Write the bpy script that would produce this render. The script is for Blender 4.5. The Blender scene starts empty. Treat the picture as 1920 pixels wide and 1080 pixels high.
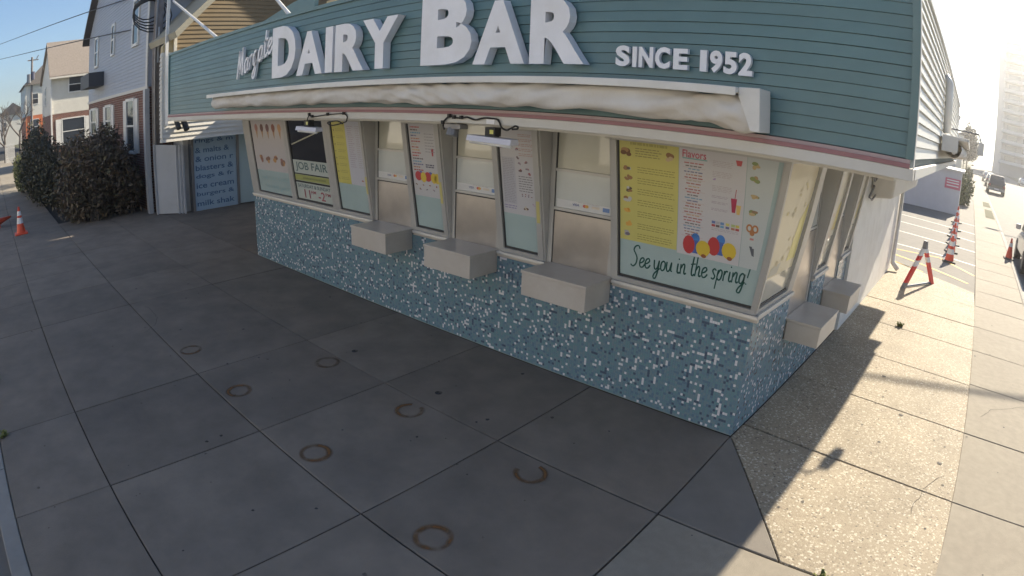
import bpy, math, random
from mathutils import Vector, Matrix
random.seed(7)
R_ = random.Random(11)
scene = bpy.context.scene
COL = scene.collection

# ------------------------------------------------------------------ camera, world, sun, exposure
def rotm(yaw, pitch, roll):
    return Matrix.Rotation(yaw, 3, 'Z') @ Matrix.Rotation(pitch, 3, 'X') @ Matrix.Rotation(roll, 3, 'Z')
cam = bpy.data.cameras.new('camera')
cam_o = bpy.data.objects.new('camera', cam); COL.objects.link(cam_o)
cam_o.matrix_world = Matrix.Translation((1.3797, -4.9058, 2.84)) @ rotm(0.69477, 1.26286, 0.03789).to_4x4()
cam.type = 'PANO'
cam.panorama_type = 'FISHEYE_LENS_POLYNOMIAL'   # a wide action-camera lens, angle as a polynomial of image radius
cam.sensor_width = 36.0
cam.sensor_fit = 'HORIZONTAL'
A1, A3 = 0.8351, 0.0255
cam.fisheye_polynomial_k0 = 0.0
cam.fisheye_polynomial_k1 = -A1 / 18.0
cam.fisheye_polynomial_k2 = 0.0
cam.fisheye_polynomial_k3 = -A3 / 18.0 ** 3
cam.fisheye_polynomial_k4 = 0.0
cam.fisheye_fov = math.radians(170)
cam.clip_end = 3000; cam.clip_start = 0.05
scene.camera = cam_o

SUN_AZ, SUN_EL = math.radians(12.2), math.radians(30.0)     # azimuth from +Y towards +X
world = bpy.data.worlds.new('World'); scene.world = world; world.use_nodes = True
wn = world.node_tree.nodes; wl = world.node_tree.links
sky = wn.new('ShaderNodeTexSky'); sky.sky_type = 'NISHITA'; sky.sun_disc = False
sky.sun_elevation = SUN_EL; sky.sun_rotation = SUN_AZ
sky.air_density = 1.0; sky.dust_density = 0.0; sky.ozone_density = 4.0
wl.new(sky.outputs[0], wn['Background'].inputs[0]); wn['Background'].inputs[1].default_value = 0.072
sun = bpy.data.lights.new('sun', 'SUN'); sun.energy = 4.9; sun.angle = math.radians(0.55); sun.color = (1.0, 0.88, 0.69)
sun_o = bpy.data.objects.new('sun', sun); COL.objects.link(sun_o)
sd_ = Vector((math.sin(SUN_AZ) * math.cos(SUN_EL), math.cos(SUN_AZ) * math.cos(SUN_EL), math.sin(SUN_EL)))
sun_o.rotation_euler = (-sd_).to_track_quat('-Z', 'Y').to_euler(); sun_o.location = (10, 40, 30)
vs = scene.view_settings
scene.display_settings.display_device = 'sRGB'
vs.view_transform = 'Standard'; vs.look = 'None'; vs.gamma = 1.0; vs.use_curve_mapping = False
vs.exposure = 1.25

# ------------------------------------------------------------------ materials
MATS = {}
def mat(name, col, rough=0.6, var=0.0, scale=3.0, bump=0.0, bscale=40.0, metal=0.0, coat=0.0, spec=0.5, objvar=0.0, dirt=None, dirtscale=1.2, dirtamt=0.5):
    if name in MATS: return MATS[name]
    m = bpy.data.materials.new(name); m.use_nodes = True; MATS[name] = m
    nt = m.node_tree; n = nt.nodes; l = nt.links; b = n['Principled BSDF']
    b.inputs['Roughness'].default_value = rough; b.inputs['Metallic'].default_value = metal
    b.inputs['Specular IOR Level'].default_value = spec
    b.inputs['Coat Weight'].default_value = coat; b.inputs['Coat Roughness'].default_value = 0.03; b.inputs['Coat IOR'].default_value = 1.6
    b.inputs['Base Color'].default_value = (*col, 1)
    tc = n.new('ShaderNodeTexCoord'); out = None
    if var or dirt or objvar:
        rgb = n.new('ShaderNodeRGB'); rgb.outputs[0].default_value = (*col, 1); out = rgb.outputs[0]
    if dirt:
        nz = n.new('ShaderNodeTexNoise'); nz.inputs['Scale'].default_value = dirtscale; nz.inputs['Detail'].default_value = 8; nz.inputs['Roughness'].default_value = 0.65
        l.new(tc.outputs['Object'], nz.inputs['Vector'])
        rp = n.new('ShaderNodeValToRGB'); rp.color_ramp.elements[0].position = 0.42; rp.color_ramp.elements[1].position = 0.72
        l.new(nz.outputs[0], rp.inputs[0])
        ml = n.new('ShaderNodeMath'); ml.operation = 'MULTIPLY'; ml.inputs[1].default_value = dirtamt; l.new(rp.outputs[0], ml.inputs[0])
        mx = n.new('ShaderNodeMixRGB'); mx.inputs[2].default_value = (*dirt, 1); l.new(ml.outputs[0], mx.inputs[0]); l.new(out, mx.inputs[1]); out = mx.outputs[0]
    if var:
        nz = n.new('ShaderNodeTexNoise'); nz.inputs['Scale'].default_value = scale; nz.inputs['Detail'].default_value = 7; nz.inputs['Roughness'].default_value = 0.6
        l.new(tc.outputs['Object'], nz.inputs['Vector'])
        mr = n.new('ShaderNodeMapRange'); mr.inputs[1].default_value = 0.3; mr.inputs[2].default_value = 0.7; mr.inputs[3].default_value = 1 - var; mr.inputs[4].default_value = 1 + var
        l.new(nz.outputs[0], mr.inputs[0])
        vm = n.new('ShaderNodeVectorMath'); vm.operation = 'SCALE'; l.new(out, vm.inputs[0]); l.new(mr.outputs[0], vm.inputs['Scale']); out = vm.outputs[0]
    if objvar:
        oi = n.new('ShaderNodeObjectInfo'); mr = n.new('ShaderNodeMapRange'); mr.inputs[3].default_value = 1 - objvar; mr.inputs[4].default_value = 1 + objvar
        l.new(oi.outputs['Random'], mr.inputs[0])
        vm = n.new('ShaderNodeVectorMath'); vm.operation = 'SCALE'; l.new(out, vm.inputs[0]); l.new(mr.outputs[0], vm.inputs['Scale']); out = vm.outputs[0]
    if out is not None: l.new(out, b.inputs['Base Color'])
    if bump:
        nz = n.new('ShaderNodeTexNoise'); nz.inputs['Scale'].default_value = bscale; nz.inputs['Detail'].default_value = 5
        l.new(tc.outputs['Object'], nz.inputs['Vector'])
        bp = n.new('ShaderNodeBump'); bp.inputs['Strength'].default_value = bump; bp.inputs['Distance'].default_value = 0.01
        l.new(nz.outputs[0], bp.inputs['Height']); l.new(bp.outputs[0], b.inputs['Normal'])
    return m

def aggregate_mat():
    m = bpy.data.materials.new('exposed_aggregate'); m.use_nodes = True; MATS['aggregate'] = m
    nt = m.node_tree; n = nt.nodes; l = nt.links; b = n['Principled BSDF']
    tc = n.new('ShaderNodeTexCoord')
    vo = n.new('ShaderNodeTexVoronoi'); vo.inputs['Scale'].default_value = 62; l.new(tc.outputs['Object'], vo.inputs['Vector'])
    sp = n.new('ShaderNodeSeparateColor'); l.new(vo.outputs['Color'], sp.inputs[0])
    rp = n.new('ShaderNodeValToRGB'); e = rp.color_ramp.elements
    e[0].position = 0.0; e[0].color = (0.13, 0.105, 0.08, 1); e[1].position = 1.0; e[1].color = (0.54, 0.49, 0.40, 1)
    for p, c in ((0.06, (0.285, 0.235, 0.17, 1)), (0.55, (0.325, 0.272, 0.195, 1)), (0.86, (0.365, 0.31, 0.225, 1)), (0.92, (0.55, 0.49, 0.38, 1))):
        q = e.new(p); q.color = c
    l.new(sp.outputs[0], rp.inputs[0])
    nz = n.new('ShaderNodeTexNoise'); nz.inputs['Scale'].default_value = 1.3; nz.inputs['Detail'].default_value = 6; l.new(tc.outputs['Object'], nz.inputs['Vector'])
    mr = n.new('ShaderNodeMapRange'); mr.inputs[1].default_value = 0.3; mr.inputs[2].default_value = 0.7; mr.inputs[3].default_value = 0.82; mr.inputs[4].default_value = 1.12; l.new(nz.outputs[0], mr.inputs[0])
    vm = n.new('ShaderNodeVectorMath'); vm.operation = 'SCALE'; l.new(rp.outputs[0], vm.inputs[0]); l.new(mr.outputs[0], vm.inputs['Scale'])
    l.new(vm.outputs[0], b.inputs['Base Color'])
    b.inputs['Roughness'].default_value = 0.75; b.inputs['Specular IOR Level'].default_value = 0.3
    dp = n.new('ShaderNodeMath'); dp.operation = 'SUBTRACT'; dp.inputs[0].default_value = 1.0; l.new(vo.outputs['Distance'], dp.inputs[1])
    bp = n.new('ShaderNodeBump'); bp.inputs['Strength'].default_value = 0.4; bp.inputs['Distance'].default_value = 0.006
    l.new(dp.outputs[0], bp.inputs['Height']); l.new(bp.outputs[0], b.inputs['Normal'])
    return m

def brick_mat():
    m = bpy.data.materials.new('red_brick'); m.use_nodes = True
    nt = m.node_tree; n = nt.nodes; l = nt.links; b = n['Principled BSDF']
    tc = n.new('ShaderNodeTexCoord'); sx = n.new('ShaderNodeSeparateXYZ'); l.new(tc.outputs['Object'], sx.inputs[0])
    ad = n.new('ShaderNodeMath'); ad.operation = 'ADD'; l.new(sx.outputs[0], ad.inputs[0]); l.new(sx.outputs[1], ad.inputs[1])
    cb = n.new('ShaderNodeCombineXYZ'); l.new(ad.outputs[0], cb.inputs[0]); l.new(sx.outputs[2], cb.inputs[1])
    br = n.new('ShaderNodeTexBrick'); br.inputs['Scale'].default_value = 1.0
    br.inputs['Brick Width'].default_value = 0.22; br.inputs['Row Height'].default_value = 0.075; br.inputs['Mortar Size'].default_value = 0.008
    br.inputs['Color1'].default_value = (0.20, 0.075, 0.05, 1); br.inputs['Color2'].default_value = (0.13, 0.05, 0.036, 1); br.inputs['Mortar'].default_value = (0.30, 0.26, 0.22, 1)
    l.new(cb.outputs[0], br.inputs['Vector']); l.new(br.outputs['Color'], b.inputs['Base Color'])
    b.inputs['Roughness'].default_value = 0.85
    bp = n.new('ShaderNodeBump'); bp.inputs['Strength'].default_value = 0.4; bp.inputs['Distance'].default_value = 0.01; bp.invert = True
    l.new(br.outputs['Fac'], bp.inputs['Height']); l.new(bp.outputs[0], b.inputs['Normal'])
    return m

def stain_mat(name, col, strength):
    m = bpy.data.materials.new(name); m.use_nodes = True
    nt = m.node_tree; n = nt.nodes; l = nt.links; b = n['Principled BSDF']; b.inputs['Base Color'].default_value = (*col, 1); b.inputs['Roughness'].default_value = 0.8
    tc = n.new('ShaderNodeTexCoord'); nz = n.new('ShaderNodeTexNoise'); nz.inputs['Scale'].default_value = 7; nz.inputs['Detail'].default_value = 6
    l.new(tc.outputs['Object'], nz.inputs['Vector'])
    rp = n.new('ShaderNodeValToRGB'); rp.color_ramp.elements[0].position = 0.30; rp.color_ramp.elements[1].position = 0.55
    rp.color_ramp.elements[1].color = (strength,) * 3 + (1,)
    l.new(nz.outputs[0], rp.inputs[0]); l.new(rp.outputs[0], b.inputs['Alpha'])
    return m

def leaf_mat(name, cols, rough=0.6):
    m = bpy.data.materials.new(name); m.use_nodes = True
    nt = m.node_tree; n = nt.nodes; l = nt.links; b = n['Principled BSDF']; b.inputs['Roughness'].default_value = rough
    g = n.new('ShaderNodeNewGeometry'); rp = n.new('ShaderNodeValToRGB'); e = rp.color_ramp.elements
    e[0].color = (*cols[0], 1); e[1].color = (*cols[-1], 1)
    for i, c in enumerate(cols[1:-1]): q = e.new((i + 1) / (len(cols) - 1)); q.color = (*c, 1)
    l.new(g.outputs['Random Per Island'], rp.inputs[0]); l.new(rp.outputs[0], b.inputs['Base Color'])
    return m

def teal_mat():
    return mat('teal_vinyl', (0.098, 0.190, 0.205), 0.42, var=0.10, scale=1.4, objvar=0.05, dirt=(0.132, 0.222, 0.232), dirtscale=0.6, dirtamt=0.5)

TEAL = teal_mat()
TEAL_DK = mat('teal_recess', (0.035, 0.075, 0.085), 0.6)
WHITE = mat('white_paint', (0.72, 0.71, 0.68), 0.45, var=0.05, dirt=(0.42, 0.39, 0.33), dirtscale=2.2, dirtamt=0.35)
WHITE_CLEAN = mat('white_letter', (0.80, 0.80, 0.83), 0.4, var=0.05, dirt=(0.62, 0.60, 0.57), dirtscale=2.6, dirtamt=0.4)
TRIMW = mat('trim_white', (0.60, 0.585, 0.55), 0.5, var=0.06, dirt=(0.38, 0.34, 0.28), dirtscale=3, dirtamt=0.4)
REDSTRIPE = mat('faded_red', (0.29, 0.135, 0.15), 0.5, var=0.1, scale=5)
PINKSTRIPE = mat('faded_pink', (0.40, 0.30, 0.31), 0.5, var=0.1)
ALU = mat('aluminium_frame', (0.46, 0.45, 0.43), 0.38, var=0.06, metal=0.25)
STEEL = mat('brushed_steel', (0.52, 0.485, 0.455), 0.28, var=0.2, scale=1.4, metal=0.9, bump=0.12, bscale=3)
DARKGAP = mat('dark_gasket', (0.045, 0.045, 0.045), 0.5)
AQUA = mat('aqua_backed_glass', (0.40, 0.50, 0.49), 0.25, var=0.04, coat=1.0)
CREAMGLASS = mat('blind_backed_glass', (0.47, 0.46, 0.385), 0.25, var=0.05, coat=1.0)
COOLGLASS = mat('white_backed_glass', (0.52, 0.545, 0.53), 0.25, var=0.04, coat=1.0)
DARKGLASS = mat('dark_glass', (0.022, 0.022, 0.025), 0.06, spec=0.8)
SKYGLASS = mat('reflecting_glass', (0.05, 0.06, 0.075), 0.05, spec=1.0)
PAPER = mat('poster_white', (0.62, 0.60, 0.61), 0.3, coat=0.3)
BEIGE = mat('beige_laminate', (0.52, 0.48, 0.43), 0.42, var=0.05, dirt=(0.33, 0.28, 0.23), dirtscale=3.0, dirtamt=0.5)
GROUT = mat('tile_grout', (0.20, 0.25, 0.27), 0.8)
CANVAS = mat('awning_canvas', (0.70, 0.685, 0.665), 0.7, var=0.06, scale=1.5, dirt=(0.44, 0.38, 0.30), dirtscale=1.5, dirtamt=0.7, bump=0.9, bscale=5)
BLACK = mat('black_rubber', (0.02, 0.02, 0.02), 0.6)
GREYMETAL = mat('grey_metal', (0.22, 0.22, 0.23), 0.4, metal=0.4)
CONC = mat('concrete_broomed', (0.222, 0.184, 0.145), 0.85, var=0.17, scale=2.2, bump=0.2, bscale=70, objvar=0.11, dirt=(0.142, 0.122, 0.102), dirtscale=0.6, dirtamt=0.7)
CONC2 = mat('concrete_pale', (0.275, 0.243, 0.192), 0.85, var=0.10, scale=9, bump=0.25, bscale=110, objvar=0.05, dirt=(0.22, 0.19, 0.15), dirtscale=1.1, dirtamt=0.5)
AGG = aggregate_mat()
CONC3 = mat('concrete_corner', (0.19, 0.17, 0.145), 0.85, var=0.12, scale=3, bump=0.2, bscale=90)
JOINT = mat('joint_dirt', (0.022, 0.02, 0.018), 0.95, var=0.2)
ASPH = mat('asphalt', (0.075, 0.075, 0.078), 0.85, var=0.15, scale=4, bump=0.3, bscale=90)
ASPH2 = mat('worn_asphalt', (0.16, 0.15, 0.135), 0.85, var=0.12, scale=3, bump=0.3, bscale=90)
KERB = mat('kerb_concrete', (0.27, 0.255, 0.23), 0.85, var=0.12, scale=3)
YELLOWP = mat('yellow_line', (0.68, 0.40, 0.04), 0.7, var=0.12, scale=9)
WHITEP = mat('white_line', (0.66, 0.64, 0.58), 0.7, var=0.12, scale=9)
GRASS = mat('winter_grass', (0.085, 0.085, 0.035), 0.95, var=0.3, scale=6)
BRICK = brick_mat()
SIDING_G = mat('grey_siding', (0.37, 0.40, 0.46), 0.55, var=0.04)
SIDING_C = mat('cream_siding', (0.64, 0.615, 0.55), 0.6, var=0.05)
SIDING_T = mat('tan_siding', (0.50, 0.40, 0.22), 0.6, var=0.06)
SHADEBOARD = mat('shaded_gable_board', (0.19, 0.14, 0.075), 0.65, var=0.08)  # tan darkened so the upper gable reads as shaded
RAKE = mat('rake_board', (0.36, 0.33, 0.245), 0.6, var=0.05)
SHINGLE = mat('tan_shingle', (0.24, 0.205, 0.175), 0.9, var=0.15, scale=8)
SHINGLE_D = mat('dark_shingle', (0.09, 0.08, 0.075), 0.9, var=0.15, scale=8)
TEXTWALL = mat('pale_blue_panel', (0.31, 0.44, 0.58), 0.5, var=0.04)
NAVYPRINT = mat('navy_print', (0.04, 0.115, 0.26), 0.5)
GATE = mat('grey_gate_vinyl', (0.42, 0.44, 0.47), 0.5, var=0.05)
WOODPOLE = mat('weathered_pole', (0.20, 0.18, 0.17), 0.9, var=0.2, scale=5, bump=0.4, bscale=30)
ORANGE = mat('cone_orange', (0.72, 0.085, 0.03), 0.5, var=0.08)
REDREF = mat('red_reflective', (0.66, 0.045, 0.04), 0.4)
WHITEREF = mat('white_reflective', (0.72, 0.71, 0.70), 0.4)
RUBBERBASE = mat('grey_rubber_base', (0.075, 0.075, 0.07), 0.8)
BARK = mat('bare_bark', (0.12, 0.10, 0.085), 0.9, var=0.2)
PALECONCRETE = mat('tower_concrete', (0.33, 0.31, 0.30), 0.7, var=0.05, scale=0.2)
WALLGREY = mat('lavender_grey_stucco', (0.55, 0.54, 0.57), 0.8, var=0.05, scale=2)
SIGNPINK = mat('faded_red_sign', (0.56, 0.16, 0.22), 0.5, var=0.05)

def flat(c, rough=0.35):
    key = 'print_%02x%02x%02x' % tuple(int(max(0, min(1, v)) * 255) for v in c)
    return mat(key, c, rough, coat=0.2)

# ------------------------------------------------------------------ mesh helpers
class MB:
    def __init__(self): self.v = []; self.f = []; self.m = []; self.mats = []
    def mi(self, mt):
        if mt not in self.mats: self.mats.append(mt)
        return self.mats.index(mt)
    def poly(self, pts, mt):
        b = len(self.v); self.v += [tuple(p) for p in pts]; self.f.append(tuple(range(b, b + len(pts)))); self.m.append(self.mi(mt))
    def hexa(self, p, mt):  # p: 4 bottom (ccw), 4 top
        b = len(self.v); self.v += [tuple(q) for q in p]; i = self.mi(mt)
        for f in ((3, 2, 1, 0), (4, 5, 6, 7), (0, 1, 5, 4), (1, 2, 6, 5), (2, 3, 7, 6), (3, 0, 4, 7)):
            self.f.append(tuple(b + k for k in f)); self.m.append(i)
    def box(self, x0, x1, y0, y1, z0, z1, mt):
        self.hexa([(x0, y0, z0), (x1, y0, z0), (x1, y1, z0), (x0, y1, z0), (x0, y0, z1), (x1, y0, z1), (x1, y1, z1), (x0, y1, z1)], mt)
    def prism(self, pts, fn, d0, d1, mt):   # 2-D polygon through fn(u, v, depth)
        n = len(pts); b = len(self.v); i = self.mi(mt)
        self.v += [tuple(fn(u, v, d0)) for u, v in pts] + [tuple(fn(u, v, d1)) for u, v in pts]
        self.f += [tuple(b + k for k in reversed(range(n))), tuple(b + n + k for k in range(n))]; self.m += [i, i]
        for k in range(n):
            self.f.append((b + k, b + (k + 1) % n, b + n + (k + 1) % n, b + n + k)); self.m.append(i)
    def tube(self, pts, r, mt, n=6, r1=None, cap=True):
        pts = [Vector(p) for p in pts]; i = self.mi(mt); b = len(self.v); N = len(pts)
        up = Vector((0, 0, 1))
        for k, p in enumerate(pts):
            d = (pts[min(k + 1, N - 1)] - pts[max(k - 1, 0)]).normalized()
            a = d.cross(up)
            if a.length < 1e-3: a = d.cross(Vector((1, 0, 0)))
            a.normalize(); c = d.cross(a)
            rr = r if r1 is None else r + (r1 - r) * k / max(1, N - 1)
            for j in range(n):
                t = 2 * math.pi * j / n
                self.v.append(tuple(p + a * (rr * math.cos(t)) + c * (rr * math.sin(t))))
        for k in range(N - 1):
            for j in range(n):
                self.f.append((b + k * n + j, b + k * n + (j + 1) % n, b + (k + 1) * n + (j + 1) % n, b + (k + 1) * n + j)); self.m.append(i)
        if cap:
            self.f.append(tuple(b + j for j in reversed(range(n)))); self.m.append(i)
            self.f.append(tuple(b + (N - 1) * n + j for j in range(n))); self.m.append(i)
    def lathe(self, prof, mt, n=16, c=(0, 0)):
        b = len(self.v); i = self.mi(mt)
        for r, z in prof:
            for j in range(n):
                t = 2 * math.pi * j / n; self.v.append((c[0] + r * math.cos(t), c[1] + r * math.sin(t), z))
        for k in range(len(prof) - 1):
            for j in range(n):
                self.f.append((b + k * n + j, b + k * n + (j + 1) % n, b + (k + 1) * n + (j + 1) % n, b + (k + 1) * n + j)); self.m.append(i)
    def mesh(self, name, smooth=False):
        me = bpy.data.meshes.new(name); me.from_pydata(self.v, [], self.f)
        for mt in self.mats: me.materials.append(mt)
        me.polygons.foreach_set('material_index', self.m)
        if smooth: me.polygons.foreach_set('use_smooth', [True] * len(self.f))
        me.update(); return me
    def obj(self, name, parent=None, smooth=False, bevel=0.0, **props):
        o = bpy.data.objects.new(name, self.mesh(name, smooth)); COL.objects.link(o)
        if parent is not None:
            o.parent = parent
            off = parent.location
            if off.length > 0: o.matrix_parent_inverse = Matrix.Translation(-off)
        if bevel:
            bv = o.modifiers.new('bevel', 'BEVEL'); bv.width = bevel; bv.segments = 2; bv.limit_method = 'ANGLE'
        for k, v in props.items(): o[k] = v
        return o
def thing(name, label, cat, loc=(0, 0, 0), group=None):
    o = bpy.data.objects.new(name, None); COL.objects.link(o); o.location = loc; o.empty_display_size = 0.1
    o['label'] = label; o['category'] = cat
    if group: o['group'] = group
    return o
def tag(o, label, cat, group=None):
    o['label'] = label; o['category'] = cat
    if group: o['group'] = group
    return o
def copy_tree(root, loc, rotz=0.0, label=None):
    def cp(o, par):
        c = o.copy(); COL.objects.link(c)
        if par is not None:
            c.parent = par; c.matrix_parent_inverse = o.matrix_parent_inverse.copy()
        for ch in o.children: cp(ch, c)
        return c
    r = cp(root, None); r.location = loc; r.rotation_euler = (0, 0, rotz)
    if label: r['label'] = label
    return r

AS = -0.0543                              # the side street is a little off square to the front
SDV = Vector((-math.sin(AS), math.cos(AS), 0)); SNV = Vector((math.cos(AS), math.sin(AS), 0))
def SP(a, o, z): return SDV * a + SNV * o + Vector((0, 0, z))
def FP(u, o, z): return Vector((u, -o, z))          # front: along X, outwards = -Y
LT, LN = 0.1537, 0.9881                              # the glazing leans outwards
def LF(u, w, off=0.0): return Vector((u, -(LT * w + LN * off), 1.2 + LN * w - LT * off))
def LS(u, w, off=0.0): return SP(u, LT * w + LN * off, 1.2 + LN * w - LT * off)
def bar(mb, fn, p0, p1, width, o0, o1, mt):
    p0, p1 = Vector(p0), Vector(p1); d = (p1 - p0).normalized(); q = Vector((-d.y, d.x)) * (width / 2)
    c = [p0 - q, p1 - q, p1 + q, p0 + q]
    mb.hexa([fn(k.x, k.y, o0) for k in c] + [fn(k.x, k.y, o1) for k in c], mt)

# text
def text_meshes(items):
    objs = []; out = {}
    for key, s, bold in items:
        cu = bpy.data.curves.new('txt', 'FONT'); cu.body = s; cu.size = 1; cu.offset = bold; cu.resolution_u = 4
        o = bpy.data.objects.new('txt', cu); COL.objects.link(o); objs.append((key, o))
    dg = bpy.context.evaluated_depsgraph_get(); dg.update()
    for key, o in objs:
        ev = o.evaluated_get(dg); me = ev.to_mesh()
        vs_ = [(v.co.x, v.co.y) for v in me.vertices]; fs = [tuple(p.vertices) for p in me.polygons]
        xs = [a for a, b in vs_]; ys = [b for a, b in vs_]
        x0, x1, y0, y1 = min(xs), max(xs), min(ys), max(ys)
        out[key] = ([((a - x0) / max(1e-6, x1 - x0), (b - y0) / max(1e-6, y1 - y0)) for a, b in vs_], fs, (x1 - x0) / max(1e-6, y1 - y0))
        ev.to_mesh_clear()
    for key, o in objs:
        cu = o.data; bpy.data.objects.remove(o); bpy.data.curves.remove(cu)
    return out
BOLD = 0.045
STRINGS = [(c + '#', c, BOLD) for c in 'DAIRYBSNCE1952'] + [(s, s, 0.012) for s in (
    'JOB FAIR', 'SATURDAY & SUNDAY', '11', '-2', 'AM', 'PM', 'HIRING NOW', 'Flavors', 'VISA', '& floats & ', 'rings & m', '& malts &', '& onion r', 'blasters &', 'dogs & fr', 'ice cream', 'burgers &', 'milk shak')]
TXT = text_meshes(STRINGS)
def put_text(mb, key, fn, u0, u1, w0, w1, off, mt):
    vs_, fs, asp = TXT[key]; b = len(mb.v); i = mb.mi(mt)
    mb.v += [tuple(fn(u0 + (u1 - u0) * a, w0 + (w1 - w0) * c, off)) for a, c in vs_]
    for f in fs: mb.f.append(tuple(b + k for k in f)); mb.m.append(i)
def solid_text(mb, key, fn, u0, u1, w0, w1, o0, o1, mt):
    vs_, fs, asp = TXT[key]; i = mb.mi(mt); b = len(mb.v); n = len(vs_)
    P = [(u0 + (u1 - u0) * a, w0 + (w1 - w0) * c) for a, c in vs_]
    mb.v += [tuple(fn(u, w, o1)) for u, w in P] + [tuple(fn(u, w, o0)) for u, w in P]
    cnt = {}
    for f in fs:
        mb.f.append(tuple(b + k for k in f)); mb.m.append(i)
        for k in range(len(f)):
            e = (f[k], f[(k + 1) % len(f)]); cnt[e] = cnt.get(e, 0) + 1
    # outline edges by position so that doubled vertices do not open seams
    pos = {}
    key_ = lambda k: (round(P[k][0], 5), round(P[k][1], 5))
    for (a, c) in cnt: pos[(key_(a), key_(c))] = True
    for (a, c) in cnt:
        if (key_(c), key_(a)) not in pos:
            mb.f.append((b + c, b + a, b + n + a, b + n + c)); mb.m.append(i)

GLY = {
 'S': (.60, [[(.55, .85), (.45, .98), (.25, .95), (.15, .78), (.3, .6), (.42, .4), (.38, .15), (.2, .02), (.02, .1)]]),
 'e': (.38, [[(.02, .2), (.2, .25), (.32, .36), (.25, .46), (.1, .4), (.04, .2), (.12, .03), (.28, .04), (.4, .18)]]),
 'y': (.46, [[(.02, .45), (.06, .15), (.15, .03), (.28, .12), (.36, .45)], [(.36, .45), (.33, -.05), (.22, -.38), (.08, -.36), (.12, -.18), (.45, .1)]]),
 'o': (.38, [[(.2, .46), (.06, .36), (.04, .12), (.16, .01), (.3, .12), (.3, .36), (.18, .46)]]),
 'u': (.45, [[(.03, .45), (.05, .15), (.14, .02), (.26, .1), (.34, .45)], [(.34, .45), (.34, .1), (.44, .04)]]),
 'i': (.24, [[(.08, .45), (.08, .1), (.16, .02), (.24, .08)], [(.1, .62), (.115, .68)]]),
 'n': (.42, [[(.03, .45), (.05, .0)], [(.05, .25), (.18, .45), (.28, .4), (.28, .1), (.34, .02), (.42, .08)]]),
 't': (.30, [[(.14, .85), (.1, .3), (.13, .05), (.22, .02), (.3, .1)], [(0, .5), (.3, .55)]]),
 'h': (.42, [[(.08, 1.0), (.05, 0)], [(.05, .25), (.18, .45), (.28, .4), (.28, .1), (.34, .02), (.42, .08)]]),
 's': (.34, [[(.3, .4), (.18, .47), (.08, .38), (.16, .26), (.26, .14), (.18, .02), (.03, .06)]]),
 'p': (.40, [[(.08, .45), (.03, -.4)], [(.06, .25), (.2, .46), (.33, .36), (.3, .1), (.18, .01), (.07, .1)]]),
 'r': (.32, [[(.06, .45), (.06, 0)], [(.06, .25), (.16, .43), (.28, .42)]]),
 'g': (.42, [[(.32, .38), (.2, .46), (.06, .34), (.06, .1), (.18, .02), (.3, .16), (.34, .44)], [(.34, .44), (.3, -.1), (.2, -.38), (.04, -.34), (.12, -.15), (.42, .1)]]),
 'a': (.42, [[(.32, .38), (.2, .46), (.06, .34), (.06, .1), (.18, .02), (.3, .16)], [(.34, .46), (.32, .1), (.42, .03)]]),
 'M': (.60, [[(0, 0), (.06, .5), (.12, .95), (.20, .5), (.25, .15), (.33, .55), (.42, .98), (.46, .5), (.48, 0)]]),
 '!': (.25, [[(.2, 1.0), (.1, .3)], [(.07, .06), (.08, .01)]]), ' ': (.24, []), "'": (.1, [[(.05, 1), (.03, .8)]]), 'w': (.5, [[(.02, .45), (.1, .03), (.24, .4), (.34, .03), (.48, .45)]]), 'c': (.36, [[(.3, .4), (.16, .46), (.05, .25), (.14, .02), (.34, .1)]]),
}
def smooth_poly(p, sub=6):
    if len(p) < 3: return [Vector(q) for q in p]
    P = [Vector(q) for q in p]; P = [P[0] * 2 - P[1]] + P + [P[-1] * 2 - P[-2]]; out = []
    for k in range(1, len(P) - 2):
        for s in range(sub):
            t = s / sub; a, b, c, d = P[k - 1:k + 3]
            out.append(0.5 * ((2 * b) + (c - a) * t + (2 * a - 5 * b + 4 * c - d) * t * t + (3 * b - a - 3 * c + d) * t ** 3))
    out.append(P[-2]); return out
def ribbon(mb, pts, width, fn, o0, o1, mt):
    """flat lettering stroke (o0 is None) or a solid one from depth o0 to o1"""
    N = len(pts); L = []; Rr = []
    for k in range(N):
        d = pts[min(k + 1, N - 1)] - pts[max(k - 1, 0)]
        d = d.normalized() if d.length > 1e-9 else Vector((1, 0)); q = Vector((-d.y, d.x)) * (width / 2)
        w = 0.8 if k in (0, N - 1) else 1.0
        L.append(pts[k] + q * w); Rr.append(pts[k] - q * w)
    i = mb.mi(mt); b = len(mb.v)
    mb.v += [tuple(fn(p.x, p.y, o1)) for p in L] + [tuple(fn(p.x, p.y, o1)) for p in Rr]
    for k in range(N - 1): mb.f.append((b + k, b + N + k, b + N + k + 1, b + k + 1)); mb.m.append(i)
    if o0 is not None:
        c = len(mb.v); mb.v += [tuple(fn(p.x, p.y, o0)) for p in L] + [tuple(fn(p.x, p.y, o0)) for p in Rr]
        for k in range(N - 1):
            mb.f.append((b + k + 1, c + k + 1, c + k, b + k)); mb.m.append(i)
            mb.f.append((b + N + k, c + N + k, c + N + k + 1, b + N + k + 1)); mb.m.append(i)
        for k, rv in ((0, 1), (N - 1, 0)):
            f = (b + k, c + k, c + N + k, b + N + k); mb.f.append(f if rv else f[::-1]); mb.m.append(i)
def glyph_strokes(ch, x, y, sx, sy, shear, slope):
    for st in GLY[ch][1]:
        yield smooth_poly([(x + (px + shear * py) * sx, y + py * sy + ((px + shear * py) * sx) * slope) for px, py in st])

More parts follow.
